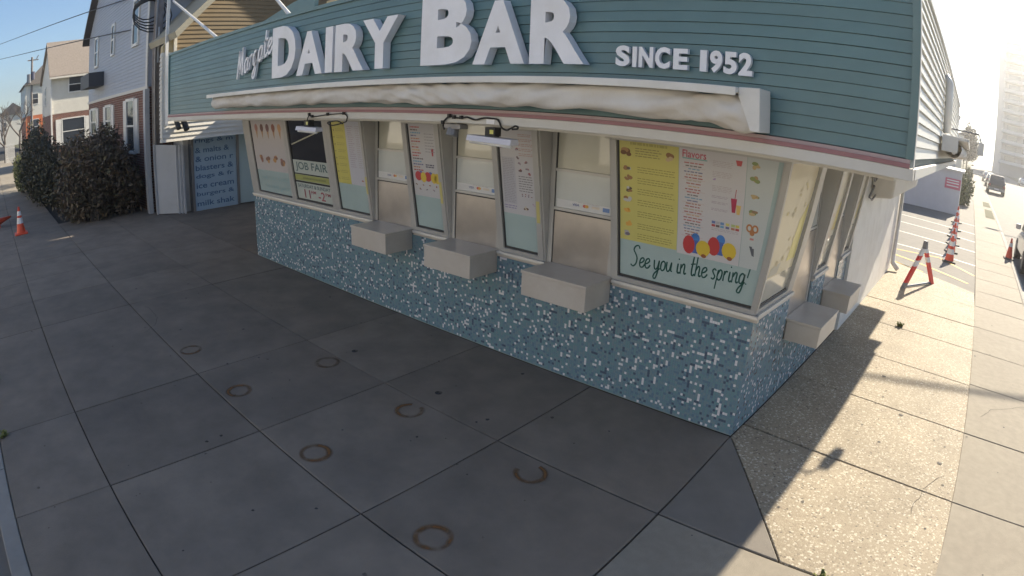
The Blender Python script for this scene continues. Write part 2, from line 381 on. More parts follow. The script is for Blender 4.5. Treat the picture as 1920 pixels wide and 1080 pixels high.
# ------------------------------------------------------------------ ground, streets, pavements
S = MB(); S.poly([(-700, -700, -0.16), (700, -700, -0.16), (700, 700, -0.16), (-700, 700, -0.16)], GRASS); S.obj('ground', kind='structure')
S = MB(); S.poly([(-400, -15, -0.125), (40, -15, -0.125), (40, -5.2, -0.125), (-400, -5.2, -0.125)], ASPH2); S.obj('front_street', kind='structure')
S = MB(); k0 = 3.72
S.poly([SP(-6, k0, -0.12), SP(-6, 14, -0.12), SP(420, 14, -0.12), SP(420, k0, -0.12)], ASPH2); S.obj('side_street', kind='structure')
S = MB()
for a in range(-400, 4, 4): S.box(a + .006, a + 3.994, -5.60, -5.435, -0.15, 0.004, KERB)
S.obj('front_kerb', kind='structure', bevel=0.012)
S = MB()
for a in range(-5, 300, 5):
    S.hexa([SP(a + .006, k0 - .16, -.15), SP(a + .006, k0, -.15), SP(a + 4.994, k0, -.15), SP(a + 4.994, k0 - .16, -.15), SP(a + .006, k0 - .16, .004), SP(a + .006, k0, .004), SP(a + 4.994, k0, .004), SP(a + 4.994, k0 - .16, .004)], KERB)
S.obj('side_kerb', kind='structure', bevel=0.012)

def offset_in(p, d):
    n = len(p); out = []
    area = sum(p[i][0] * p[(i + 1) % n][1] - p[(i + 1) % n][0] * p[i][1] for i in range(n))
    sgn = 1 if area > 0 else -1
    for i in range(n):
        a, b, c = Vector(p[i - 1]), Vector(p[i]), Vector(p[(i + 1) % n])
        d1 = (b - a).normalized(); d2 = (c - b).normalized()
        n1 = Vector((-d1.y, d1.x)) * sgn; n2 = Vector((-d2.y, d2.x)) * sgn
        den = 1 + n1.dot(n2)
        out.append(b + (n1 + n2) * (d / max(0.35, den)))
    return out
def slab(parent, pts, mt, gap=0.006, name='slab'):
    if sum(pts[i][0] * pts[(i + 1) % len(pts)][1] - pts[(i + 1) % len(pts)][0] * pts[i][1] for i in range(len(pts))) < 0: pts = pts[::-1]
    z = R_.uniform(-0.0025, 0.0015); a = offset_in(pts, gap); c = offset_in(pts, gap + 0.007); n = len(pts)
    mb = MB(); i = mb.mi(mt)
    mb.v = [(p.x, p.y, -0.09) for p in a] + [(p.x, p.y, z - 0.005) for p in a] + [(p.x, p.y, z) for p in c]
    for r in (0, n):
        for k in range(n): mb.f.append((r + k, r + (k + 1) % n, r + n + (k + 1) % n, r + n + k)); mb.m.append(i)
    mb.f.append(tuple(2 * n + k for k in range(n))); mb.m.append(i)
    return mb.obj(name, parent)

fs = MB(); fs.box(-400, 3.3, -5.43, -0.0, -0.14, -0.03, JOINT)
fs.hexa([(0, 0, -.139), SP(10.4, 0, -.139), SP(10.4, 3.7, -.139), (3.3, -3, -.139), (0, 0, -.031), SP(10.4, 0, -.031), SP(10.4, 3.7, -.031), (3.3, -3, -.031)][0:0] or [(-0.2, -0.3, -.139), SP(-0.3, 3.5, -.139), SP(10.4, 3.5, -.139), SP(10.4, -0.2, -.139), (-0.2, -0.3, -.031), SP(-0.3, 3.5, -.031), SP(10.4, 3.5, -.031), SP(10.4, -0.2, -.031)], JOINT)
pave = fs.obj('sidewalk', kind='structure')
YL = [-0.004, -1.455, -2.947, -4.482, -5.43]
XL = [0.0] + [-1.596, -3.152, -4.697] + [-4.697 - 1.55 * k for k in range(2, 42)]
jx = lambda x, y: (x - 0.0076 * y * (-1), y)
for i in range(len(XL) - 1):
    for j in range(len(YL) - 1):
        x0, x1 = XL[i + 1], XL[i]
        if x1 < -16 and j < 2: continue                      # beyond the shop the pavement narrows
        slab(pave, [(x0, YL[j + 1]), (x1, YL[j + 1]), (x1, YL[j]), (x0, YL[j])], CONC2 if x1 < -27 else CONC, gap=0.007 if (j == 2 or i == 0) else 0.004)  # paler concrete far out, to brighten the sunlit stretch
# the apron between the shop, the wall at its left and the gate
S = MB(); S.box(-15.99, -8.96, 0.0, 3.2, -0.10, 0.0, CONC); S.obj('entry_floor', kind='structure')
# the front pavement right of the corner
XR = [0.0, 1.30, 2.25, 3.55]
for i in range(3):
    for j in range(1, 4):
        slab(pave, [(XR[i], YL[j + 1]), (XR[i + 1], YL[j + 1]), (XR[i + 1], YL[j]), (XR[i], YL[j])], CONC2, 0.008)
slab(pave, [(0, 0), (1.015, -1.455), (0, -1.455)], CONC3, 0.007)
R1L, R1R = (0.017, 0.297), (2.286, 0.100)
slab(pave, [(0.003, -0.004), R1L, R1R, (2.223, -1.455), (1.30, -1.455), (1.015, -1.455)], AGG, 0.006)
GX = lambda y: 2.272 + 0.0543 * y
def rl(y, x): return (x, y - 0.095 * x)
ys = [0.317, 1.846, 3.378, 4.98, 6.40, 7.92]
for k in range(len(ys) - 1):
    a, b = ys[k], ys[k + 1]
    slab(pave, [rl(a, SP(a, 0.003, 0).x), rl(a, GX(a)), rl(b, GX(b)), rl(b, SP(b, .003, 0).x)], AGG, 0.006)
slab(pave, [rl(7.92, .43), rl(7.92, GX(7.92)), (2.75, 9.0), (2.2, 9.35), (0.545, 10.35)], AGG, 0.006)
# the strip along the kerb, out to where single slabs can no longer be told apart
ys2 = [-1.455, 0.10, 1.62, 3.2, 4.75, 6.2, 7.8] + [7.8 + 1.53 * k for k in range(1, 22)]
for k in range(len(ys2) - 1):
    a, b = ys2[k], ys2[k + 1]
    kx = lambda y: 3.565 + .0543 * y
    t = 0.05 if k < 7 else 0.0
    slab(pave, [(GX(a), a), (kx(a), a - t - .05), (kx(b), b - t - .05), (GX(b), b)], CONC2, 0.006)
S = MB(); S.poly([(GX(38), 39.9, -.012), (3.565 + .0543 * 40, 39.9, -.012), SP(300, k0 - .17, -.012), SP(300, 2.27, -.012)], CONC2); S.obj('far_sidewalk', kind='structure')
S = MB()
for y0, y1 in ((36, 40.5), (28.5, 34)):
    S.poly([(2.95 + .0543 * y0, y0, .012), (3.5 + .0543 * y0, y0, .012), (3.5 + .0543 * y1, y1, .012), (3.0 + .0543 * y1, y1, .012)], GRASS)
S.obj('verge', kind='structure')
# parking lot
S = MB(); S.poly([(0.545, 10.36, -.028), (2.2, 9.36, -.028), (2.75, 9.01, -.028), (GX(9), 9.01, -.028), (GX(60), 60, -.028), (-12, 60, -.028), (-12, 9.6, -.028)], ASPH2); S.obj('parking_lot', kind='structure')
S = MB()
def line(pts, w, mt):
    for a, b in zip(pts[:-1], pts[1:]):
        a, b = Vector((a[0], a[1], 0)), Vector((b[0], b[1], 0)); d = (b - a).normalized(); q = Vector((-d.y, d.x, 0)) * (w / 2)
        S.poly([a - q + Vector((0, 0, -.024)), b - q + Vector((0, 0, -.024)), b + q + Vector((0, 0, -.024)), a + q + Vector((0, 0, -.024))], mt)
for p in ([(-5, 22.4), (2.177, 20.462), (3.40, 20.1)], [(-5, 19.9), (2.085, 18.161), (3.25, 17.75)], [(-5, 17.4), (2.007, 15.616), (3.12, 15.3)], [(-2, 13.6), (1.878, 13.091), (2.98, 12.75)], [(2.5, 23.5), (3.6, 23.15)]):
    line(p, .11, WHITEP)
for p in ([(0.38, 12.30), (1.829, 12.60), (2.1, 12.2), (2.85, 11.2)], [(0.445, 11.503), (1.3, 11.0), (2.62, 10.0)], [(0.50, 10.55), (1.2, 10.05)]):
    line(p, .10, YELLOWP)
line([(0.62, 10.40), (1.4, 10.0)], .1, YELLOWP)
S.obj('lot_markings', kind='structure')
# rust rings and spots on the slabs
RUST = stain_mat('rust_stain', (0.19, 0.085, 0.022), 1.0); SPOT = stain_mat('dark_spot', (0.04, 0.04, 0.045), 0.9); FAINT = stain_mat('old_stain', (0.10, 0.08, 0.06), 0.55)
def ring(x, y, r0, r1, mt, a0=0.0, a1=2 * math.pi, name='rust_ring'):
    mb = MB(); n = 40
    for k in range(n):
        t, t2 = a0 + (a1 - a0) * k / n, a0 + (a1 - a0) * (k + 1) / n
        mb.poly([(r0 * math.cos(t), r0 * math.sin(t), 0), (r1 * math.cos(t), r1 * math.sin(t), 0), (r1 * math.cos(t2), r1 * math.sin(t2), 0), (r0 * math.cos(t2), r0 * math.sin(t2), 0)], mt)
    o = mb.obj(name, pave); o.location = (x, y, .0045); return o
def ring_mat():
    m = stain_mat('rust_ring_stain', (0.20, 0.09, 0.025), 1.0); nt = m.node_tree; n = nt.nodes; l = nt.links
    b = n['Principled BSDF']; old = b.inputs['Alpha'].links[0].from_socket
    tc = n.new('ShaderNodeTexCoord'); oi = n.new('ShaderNodeObjectInfo')
    vl = n.new('ShaderNodeVectorMath'); vl.operation = 'LENGTH'; l.new(tc.outputs['Object'], vl.inputs[0])
    nz = n.new('ShaderNodeTexNoise'); nz.noise_dimensions = '4D'; nz.inputs['Scale'].default_value = 6; nz.inputs['Detail'].default_value = 5
    l.new(tc.outputs['Object'], nz.inputs['Vector']); sc = n.new('ShaderNodeMath'); sc.operation = 'MULTIPLY'; sc.inputs[1].default_value = 31; l.new(oi.outputs['Random'], sc.inputs[0]); l.new(sc.outputs[0], nz.inputs['W'])
    wob = n.new('ShaderNodeMath'); wob.operation = 'MULTIPLY_ADD'; wob.inputs[1].default_value = .05; l.new(nz.outputs[0], wob.inputs[0]); l.new(vl.outputs['Value'], wob.inputs[2])
    d = n.new('ShaderNodeMath'); d.operation = 'SUBTRACT'; d.inputs[1].default_value = .145; l.new(wob.outputs[0], d.inputs[0])
    ab = n.new('ShaderNodeMath'); ab.operation = 'ABSOLUTE'; l.new(d.outputs[0], ab.inputs[0])
    mr = n.new('ShaderNodeMapRange'); mr.interpolation_type = 'SMOOTHSTEP'; mr.inputs[1].default_value = .004; mr.inputs[2].default_value = .036; mr.inputs[3].default_value = 1; mr.inputs[4].default_value = 0; l.new(ab.outputs[0], mr.inputs[0])
    br = n.new('ShaderNodeMapRange'); br.inputs[1].default_value = .36; br.inputs[2].default_value = .56; br.inputs[3].default_value = .18; br.inputs[4].default_value = .9; l.new(nz.outputs[0], br.inputs[0])
    mu = n.new('ShaderNodeMath'); mu.operation = 'MULTIPLY'; l.new(mr.outputs[0], mu.inputs[0]); l.new(br.outputs[0], mu.inputs[1]); l.new(mu.outputs[0], b.inputs['Alpha'])
    return m
RINGM = ring_mat()
for x, y, a0, a1 in ((-5.39, -2.765, 0, 6.28), (-3.97, -1.63, 0, 6.28), (-4.005, -2.745, 0, 6.28), (-2.53, -1.654, 2.2, 7.6), (-2.5, -2.746, 0, 6.28), (-1.06, -1.657, 3.3, 7.9), (-1.04, -2.747, 0, 6.28)):
    ring(x, y, .06, .19, RINGM, a0, a1)
for x, y in ((-4.02, -1.21), (-2.60, -1.207)): ring(x, y, 0.0, .038, SPOT, name='dark_spot')
for x, y in ((1.2, 2.6), (0.62, -3.9), (1.55, 1.6), (2.1, .75)): ring(x, y, 0.0, .03, SPOT, name='dark_spot')
# gum spots, grit and hairline cracks
mb = MB()
for _ in range(170):
    x, y = R_.uniform(-9, 3.2), R_.uniform(-5.3, -.1) if R_.random() < .75 else R_.uniform(0.3, 7)
    if y > 0: x = R_.uniform(.9, 3.2)
    if y > -.1 and x < .5: continue
    r = R_.choice((.006, .008, .010, .013, .018)); ph = R_.uniform(0, 6)
    mb.poly([(x + r * (1 + .25 * math.sin(3 * t + ph)) * math.cos(t), y + r * (1 + .25 * math.sin(2 * t + ph)) * math.sin(t), .0048) for t in [k * .785 for k in range(8)]], R_.choice((SPOT, SPOT, FAINT)))
mb.obj('gum_spots', pave, kind='stuff')
mb = MB()
for x, y, a, L in ((-6.4, -3.1, 2.2, 1.3), (.35, -2.4, .4, 1.1), (1.9, -.3, 1.9, .9), (2.6, 2.2, 1.2, 1.2), (-9.6, -2.2, .8, 1.2)):
    p = Vector((x, y)); pts = [p.copy()]
    for k in range(int(L / .06)):
        a += R_.gauss(0, .28); p = p + Vector((math.cos(a), math.sin(a))) * .06; pts.append(p.copy())
    ribbon(mb, pts, .004, lambda u, v, o: Vector((u, v, .0044)), None, 0, JOINT)
mb.obj('hairline_cracks', pave, kind='stuff')
# weed tufts in the joints
WEED = leaf_mat('weed_leaf', [(0.10, 0.13, 0.02), (0.22, 0.22, 0.05), (0.07, 0.09, 0.02)])
def weed(x, y, n, r, label):
    mb = MB()
    for _ in range(n):
        a = R_.uniform(0, 6.28); l = R_.uniform(.4, 1) * r; h = R_.uniform(.3, 1) * r * .8; w = .012
        d = Vector((math.cos(a), math.sin(a), 0)); q = Vector((-d.y, d.x, 0)) * w; p = Vector((x + R_.uniform(-.04, .04), y + R_.uniform(-.03, .03), 0))
        mb.poly([p - q, p + q, p + d * l * .6 + q + Vector((0, 0, h)), p + d * l * .6 - q + Vector((0, 0, h))], WEED)
        mb.poly([p + d * l * .6 - q + Vector((0, 0, h)), p + d * l * .6 + q + Vector((0, 0, h)), p + d * l + Vector((0, 0, h * .8))], WEED)
    return tag(mb.obj('weed_tuft'), label, 'weed')
weed(1.20, 4.95, 34, .10, 'yellow green weed tuft growing in the sunlit slab joint')
weed(-6.15, -5.36, 30, .11, 'small green weed at the kerb joint beside the dark slabs')
weed(-4.65, -5.38, 22, .08, 'second green weed at the kerb joint, nearer the camera')
weed(1.36, -1.47, 14, .06, 'tiny weed in the joint below the pebbled slab')
# ------------------------------------------------------------------ the snack bar
bar_o = thing('snack_bar', 'snack bar with teal clapboard fascia, leaning windows and blue mosaic tile base', 'snack bar')
core = MB(); core.hexa([(-8.95, .06, 0), (-0.06, .06, 0), SP(9.5, -.06, 0), (-8.95, 9.2, 0), (-8.95, .06, 2.58), (-0.06, .06, 2.58), SP(9.5, -.06, 2.58), (-8.95, 9.2, 2.58)], WHITE)
core.obj('wall', bar_o)
# mosaic
TILES = [mat('tile_blue', (0.165, 0.265, 0.33), .22, coat=.5), mat('tile_slate', (0.195, 0.28, 0.325), .22, coat=.5), mat('tile_sea', (0.165, 0.285, 0.325), .22, coat=.5), mat('tile_steel', (0.135, 0.22, 0.30), .22, coat=.5), mat('tile_navy', (0.085, 0.12, 0.175), .2, coat=.5), mat('tile_white', (0.70, 0.70, 0.73), .2, coat=.5)]
def tiling(mb, fn, u0, u1, w0, w1, p=0.0254):
    nu = max(1, int(round((u1 - u0) / p))); nw = int(round((w1 - w0) / p)); pu = (u1 - u0) / nu; pw = (w1 - w0) / nw
    g = [[None] * nw for _ in range(nu)]
    for i in range(nu):
        for j in range(nw):
            if g[i][j] is None:
                x = R_.random(); c = R_.choice((0, 0, 1, 1, 2, 2, 3)) if x > .14 else (5 if x < .08 else 4)
                n = 1
                if c >= 4 and R_.random() < .13: n = R_.choice((2, 2, 3))
                h = R_.random() < .45
                for k in range(n):
                    a, b = (i + k, j) if h else (i, j + k)
                    if a < nu and b < nw: g[a][b] = c
    e = 0.0011
    for i in range(nu):
        for j in range(nw):
            a, b, c, d = u0 + i * pu + e, u0 + (i + 1) * pu - e, w0 + j * pw + e, w0 + (j + 1) * pw - e
            o = [0.0032 + R_.uniform(-.0005, .0005) for _ in range(4)]
            mt = TILES[g[i][j]]
            mb.hexa([fn(a, 0, c), fn(b, 0, c), fn(b, 0, d), fn(a, 0, d), fn(a, o[0], c), fn(b, o[1], c), fn(b, o[2], d), fn(a, o[3], d)], mt)
tw = MB(); tw.box(-8.95, 0.0, 0.0, .055, 0, 1.135, GROUT)
tw_o = tw.obj('tile_wall', bar_o)
t = MB(); tiling(t, FP, -8.945, 0.0, 0.012, 1.128); t.obj('mosaic_tiles', tw_o, kind='stuff')
for a0, a1, z1 in ((0.0, 1.06, 1.135), (1.88, 2.56, 1.135), (3.33, 3.90, 1.135), (1.06, 1.88, .66), (2.56, 3.33, .66)):
    sb = MB(); sb.hexa([SP(a0, -.055, 0), SP(a0, 0, 0), SP(a1, 0, 0), SP(a1, -.055, 0), SP(a0, -.055, z1), SP(a0, 0, z1), SP(a1, 0, z1), SP(a1, -.055, z1)], GROUT)
    so = sb.obj('tile_wall', bar_o)
    t = MB(); tiling(t, SP, a0, a1, 0.012, z1 - .007); t.obj('mosaic_tiles', so, kind='stuff')
# sills
def sill(fn, a0, a1):
    mb = MB()
    mb.hexa([fn(a0, -.02, 1.136), fn(a1, -.02, 1.136), fn(a1, .022, 1.136), fn(a0, .022, 1.136), fn(a0, -.02, 1.166), fn(a1, -.02, 1.166), fn(a1, .022, 1.166), fn(a0, .022, 1.166)], BEIGE)
    mb.hexa([fn(a0, -.02, 1.167), fn(a1, -.02, 1.167), fn(a1, .045, 1.167), fn(a0, .045, 1.167), fn(a0, -.02, 1.199), fn(a1, -.02, 1.199), fn(a1, .038, 1.199), fn(a0, .038, 1.199)], ALU)
    return mb.obj('sill', bar_o, bevel=.003)
for a, b in ((-8.95, -5.17), (-4.33, -3.67), (-2.92, -2.26), (-1.45, .045)): sill(FP, a, b)
for a, b in ((.0, 1.06), (1.88, 2.56), (3.33, 3.90)): sill(SP, a, b)
# leaning windows
WT = 1.372
def lean_window(fn, gl, gr, f0, f1, pane_mat, slant_r=0.0, slant_l=0.0, name='window'):
    mb = MB(); b0, b1 = 0.045, 1.352
    Lb, Lt = (gl - slant_l * b0, 0), (gl - slant_l * WT, 0)
    gL = lambda w: gl - slant_l * w; gR = lambda w: gr + slant_r * w; fL = lambda w: f0 - slant_l * w; fR = lambda w: f1 + slant_r * w
    def quadbar(p, o0, o1, mt): mb.hexa([fn(u, w, o0) for u, w in p] + [fn(u, w, o1) for u, w in p], mt)
    quadbar([(fL(.001), .001), (fR(.001), .001), (fR(b0), b0), (fL(b0), b0)], -.05, .012, ALU)
    quadbar([(fL(b1), b1), (fR(b1), b1), (fR(WT), WT), (fL(WT), WT)], -.05, .010, ALU)
    quadbar([(fL(b0), b0), (gL(b0), b0), (gL(b1), b1), (fL(b1), b1)], -.05, .014, ALU)
    quadbar([(gR(b0), b0), (fR(b0), b0), (fR(b1), b1), (gR(b1), b1)], -.05, .013, ALU)
    g = .016                                              # dark gasket round the glass
    quadbar([(gL(b0), b0), (gL(b0) + g, b0), (gL(b1) + g, b1), (gL(b1), b1)], -.03, -.006, DARKGAP)
    quadbar([(gL(b0) + g, b0), (gR(b0), b0), (gR(b0), b0 + g * 1.4), (gL(b0) + g, b0 + g * 1.4)], -.03, -.007, DARKGAP)
    o = mb.obj(name, bar_o, bevel=.002)
    p = MB(); q = [(gL(b0) + g, b0 + g * 1.4), (gR(b0), b0 + g * 1.4), (gR(b1), b1), (gL(b1) + g, b1)]
    p.hexa([fn(u, w, -.028) for u, w in q] + [fn(u, w, -.018) for u, w in q], pane_mat); p.obj('pane', o)
    return o
lean_window(LF, -8.68, -7.42, -8.95, -7.355, AQUA)
lean_window(LF, -7.27, -6.17, -7.352, -6.075, DARKGLASS)
lean_window(LF, -5.97, -5.24, -6.072, -5.19, AQUA)
lean_window(LF, -4.27, -3.77, -4.35, -3.70, AQUA)
lean_window(LF, -2.83, -2.36, -2.90, -2.29, AQUA)
lean_window(LF, -1.40, -.045, -1.46, .004, AQUA, slant_r=LT)
lean_window(LS, .045, .86, .004 - .0, 1.05, CREAMGLASS, slant_l=LT)
lean_window(LS, 1.98, 2.44, 1.89, 2.55, CREAMGLASS)
lean_window(LS, 3.44, 3.80, 3.34, 3.90, CREAMGLASS)
# service bays
def bay(fn, a0, a1, zb, npane):
    mb = MB(); y = -.03
    def bx(u0, u1, z0, z1, o0, o1, mt): mb.hexa([fn(u0, o0, z0), fn(u1, o0, z0), fn(u1, o1, z0), fn(u0, o1, z0), fn(u0, o0, z1), fn(u1, o0, z1), fn(u1, o1, z1), fn(u0, o1, z1)], mt)
    bx(a0, a0 + .055, zb, 2.56, -.05, -.012, ALU); bx(a1 - .05, a1, zb, 2.56, -.05, -.012, ALU)
    bx(a0 + .06, a1 - .05, 2.15, 2.178, -.05, -.010, ALU); bx(a0 + .06, a1 - .05, 1.757, 1.786, -.05, -.008, ALU)
    bx(a0 + .055, a0 + .066, zb, 2.56, -.05, -.016, DARKGAP); bx(a0 + .066, a1 - .05, 1.742, 1.756, -.05, -.018, DARKGAP)
    o = mb.obj('service_window', bar_o, bevel=.002)
    for z0, z1, off in ((2.179, 2.555, -.030), (1.787, 2.149, -.022)):
        p = MB(); m_ = CREAMGLASS if z0 > 2 else COOLGLASS
        p.hexa([fn(a0 + .067, off - .01, z0), fn(a1 - .051, off - .01, z0), fn(a1 - .051, off, z0), fn(a0 + .067, off, z0), fn(a0 + .067, off - .01, z1), fn(a1 - .051, off - .01, z1), fn(a1 - .051, off, z1), fn(a0 + .067, off, z1)], m_); p.obj('sash_pane', o)
    p = MB(); p.hexa([fn(a0 + .067, -.04, zb), fn(a1 - .051, -.04, zb), fn(a1 - .051, -.02, zb), fn(a0 + .067, -.02, zb), fn(a0 + .067, -.04, 1.741), fn(a1 - .051, -.04, 1.741), fn(a1 - .051, -.02, 1.741), fn(a0 + .067, -.02, 1.741)], STEEL); p.obj('steel_panel', o)
    for u0, u1 in ((a0 - .02, a0 - .001), (a1 + .001, a1 + .02)):
        c = MB(); tri = [(-.012, 1.2), (.0, 1.2), (LT * WT - .012, 1.2 + LN * WT - .004), (-.012, 1.2 + LN * WT - .004)]
        c.hexa([fn(u0, a, z) for a, z in tri] + [fn(u1, a, z) for a, z in tri], ALU); c.obj('cheek_panel', o)
    return o
B1 = bay(FP, -5.17, -4.372, 1.2, 2); B2 = bay(FP, -3.68, -2.922, 1.2, 2); B3 = bay(FP, -2.268, -1.482, 1.2, 2)
S4 = bay(SP, 1.072, 1.868, .90, 2); S5 = bay(SP, 2.572, 3.318, .90, 2)
def counter(fn, a0, a1, d, z0, z1):
    mb = MB()
    def bx(u0, u1, o0, o1, za, zb_, mt): mb.hexa([fn(u0, o0, za), fn(u1, o0, za), fn(u1, o1, za), fn(u0, o1, za), fn(u0, o0, zb_), fn(u1, o0, zb_), fn(u1, o1, zb_), fn(u0, o1, zb_)], mt)
    bx(a0 + .008, a1 - .008, .004, d - .01, z0, z1 - .031, BEIGE); bx(a0, a1, -.02, d, z1 - .03, z1, BEIGE)
    return mb.obj('counter', bar_o, bevel=.006)
counter(FP, -5.11, -4.36, .45, .94, 1.205); counter(FP, -3.665, -2.925, .45, .945, 1.205); counter(FP, -2.235, -1.465, .45, .95, 1.205)
counter(SP, 1.075, 1.865, .40, .665, .90); counter(SP, 2.575, 3.32, .385, .665, .90)
# white side wall beyond the windows
mb = MB(); mb.hexa([SP(3.91, -.04, 0), SP(3.91, .05, 0), SP(9.45, .05, 0), SP(9.45, -.04, 0), SP(3.91, -.04, 2.58), SP(3.91, .05, 2.58), SP(9.45, .05, 2.58), SP(9.45, -.04, 2.58)], WHITE); mb.obj('side_wall', bar_o)
mb = MB(); mb.hexa([SP(5.0, .052, 1.9), SP(5.0, .42, 1.95), SP(9.3, .42, 1.95), SP(9.3, .052, 1.9), SP(4.7, .052, 2.55), SP(4.7, .5, 2.55), SP(9.3, .5, 2.55), SP(9.3, .052, 2.55)], TRIMW); mb.obj('duct_cover', bar_o, bevel=.04)
mb = MB(); mb.tube([SP(9.3, .11, 2.55), SP(9.3, .11, .35), SP(9.25, .13, .16), SP(9.15, .28, .06)], .055, WHITE, 8); mb.obj('downspout', bar_o, smooth=True)
mb = MB(); mb.tube([SP(3.7, .12, 2.38), SP(4.4, .14, 2.35), SP(4.6, .15, 2.2), SP(4.95, .16, 2.3), SP(5.2, .13, 2.0), SP(4.7, .12, 1.9), SP(4.5, .1, 1.95), SP(4.9, .1, 2.1)], .018, GREYMETAL, 6); mb.obj('cable', bar_o)
# canopy: soffit, fascia, roof
FY, FX, LX = -1.12, 1.20, -10.65
FC = Vector((FX, FY, 0))
def FSIDE(a, o, z): return FC + SDV * a + SNV * o + Vector((0, 0, z))
mb = MB()
far = FSIDE(11.2, 0, 0)
mb.hexa([(LX, FY + .1, 2.60), (FX - .1, FY + .1, 2.60), (far.x - .1, far.y, 2.60), (LX, far.y, 2.60), (LX, FY + .1, 2.63), (FX - .1, FY + .1, 2.63), (far.x - .1, far.y, 2.63), (LX, far.y, 2.63)], TRIMW); mb.obj('soffit', bar_o)
mb = MB(); mb.box(LX, FX - .13, FY + .13, 9.4, 3.0, 3.05, SHINGLE); mb.obj('roof', bar_o)
mb = MB(); mb.box(LX, FX - .035, FY + .02, FY + .12, 2.64, 3.955, TEAL_DK)
mb.hexa([FSIDE(.13, -.12, 2.64), FSIDE(.13, -.02, 2.64), FSIDE(11.2, -.02, 2.64), FSIDE(11.2, -.12, 2.64), FSIDE(.13, -.12, 3.955), FSIDE(.13, -.02, 3.955), FSIDE(11.2, -.02, 3.955), FSIDE(11.2, -.12, 3.955)], TEAL_DK)
mb.obj('fascia_backing', bar_o)
P0, NB = 2.753, 15; PZ = (3.93 - P0) / NB
for k in range(NB):
    z0, z1 = P0 + k * PZ, P0 + (k + 1) * PZ
    dz = R_.uniform(-.001, .001); s = [R_.uniform(-.0015, .0015) for _ in range(2)]
    mb = MB(); mb.hexa([(LX + .03, FY + .018, z0 + dz), (FX - .03, FY + .018, z0 + dz), (FX - .03, FY - .003 + s[0], z0 + .003 + dz), (LX + .03, FY - .003 + s[1], z0 + .003 + dz), (LX + .03, FY + .018, z1 - .001), (FX - .03, FY + .018, z1 - .001), (FX - .03, FY + .004, z1 - .001), (LX + .03, FY + .004, z1 - .001)], TEAL)
    mb.obj('siding_board', bar_o)
    mb = MB(); mb.hexa([FSIDE(.03, -.018, z0), FSIDE(11.1, -.018, z0), FSIDE(11.1, .014, z0 + .003), FSIDE(.03, .014, z0 + .003), FSIDE(.03, -.018, z1 - .001), FSIDE(11.1, -.018, z1 - .001), FSIDE(11.1, -.004, z1 - .001), FSIDE(.03, -.004, z1 - .001)], mat('sun_white_siding', (0.64, 0.63, 0.58), .4, var=.04))  # side boards coloured white to imitate grazing sun on the siding
    mb.obj('siding_board', bar_o)
mb = MB(); mb.box(LX, FX - .03, FY - .022, FY + .13, 3.931, 3.975, TEAL)
mb.hexa([FSIDE(.13, -.13, 3.931), FSIDE(.13, .022, 3.931), FSIDE(11.2, .022, 3.931), FSIDE(11.2, -.13, 3.931), FSIDE(.13, -.13, 3.975), FSIDE(.13, .022, 3.975), FSIDE(11.2, .022, 3.975), FSIDE(11.2, -.13, 3.975)], WHITE); mb.obj('coping', bar_o)
mb = MB(); mb.box(FX - .03, FX + .022, FY - .024, FY + .06, 2.752, 3.975, TEAL); mb.obj('corner_board', bar_o)
mb = MB(); mb.box(FX + .0225, FX + .028, FY - .024, FY + .06, 2.70, 3.975, WHITE); mb.obj('corner_trim', bar_o)
mb = MB(); mb.box(LX - .02, LX + .03, FY - .024, FY + .1, 2.752, 3.975, TEAL); mb.obj('corner_board', bar_o)
mb = MB(); mb.box(LX - .02, FX + .03, FY - .03, FY + .10, 2.626, 2.698, TRIMW)
mb.hexa([FSIDE(.131, -.10, 2.626), FSIDE(.131, .03, 2.626), FSIDE(11.2, .03, 2.626), FSIDE(11.2, -.10, 2.626), FSIDE(.131, -.10, 2.698), FSIDE(.131, .03, 2.698), FSIDE(11.2, .03, 2.698), FSIDE(11.2, -.10, 2.698)], TRIMW); mb.obj('trim_band', bar_o, bevel=.004)
mb = MB(); mb.box(LX - .02, FX + .0, FY - .034, FY + .015, 2.699, 2.726, REDSTRIPE); mb.box(LX - .02, FX + .0, FY - .026, FY + .015, 2.727, 2.750, PINKSTRIPE); mb.obj('trim_stripe', bar_o)
# rooftop screen seen over the parapet
mb = MB(); mb.prism([(-10.8, 3.06), (-8.9, 3.06), (-8.9, 4.70), (-9.5, 4.75), (-10.72, 4.68)][:0] or [(-9.9, 3.06), (-8.6, 3.06), (-8.45, 4.9), (-9.3, 4.83), (-10.6, 4.62)], lambda u, v, d: (u, 1.0 + d, v), 0, .08, TEAL); mb.obj('roof_screen', bar_o)
mb = MB(); mb.box(-8.05, -7.35, 1.0, 1.5, 3.06, 4.66, SIDING_T); mb.obj('roof_vent', bar_o)

# ------------------------------------------------------------------ signs on the fascia
sg = thing('shop_sign', 'two words in large raised white capitals on the teal fascia above the awning', 'sign', (0, 0, 0))
def FW(u, w, off): return Vector((u, FY - .016 - off, w))
def letters(parent, rows, d):
    for ch, u0, u1, w0, w1 in rows:
        mb = MB(); solid_text(mb, ch + '#', FW, u0, u1, w0, w1, 0.0, d, WHITE_CLEAN); mb.obj('letter', parent)
letters(sg, [('D', -5.79, -5.17, 3.15, 3.81), ('A', -5.14, -4.55, 3.145, 3.665), ('I', -4.485, -4.335, 3.145, 3.665), ('R', -4.285, -3.745, 3.14, 3.665), ('Y', -3.77, -3.20, 3.14, 3.66),
            ('B', -2.86, -2.225, 3.14, 3.80), ('A', -2.205, -1.655, 3.13, 3.665), ('R', -1.605, -1.105, 3.128, 3.655)], .09)
sg2 = thing('date_sign', 'small raised white lettering with a year, right end of the teal fascia', 'sign')
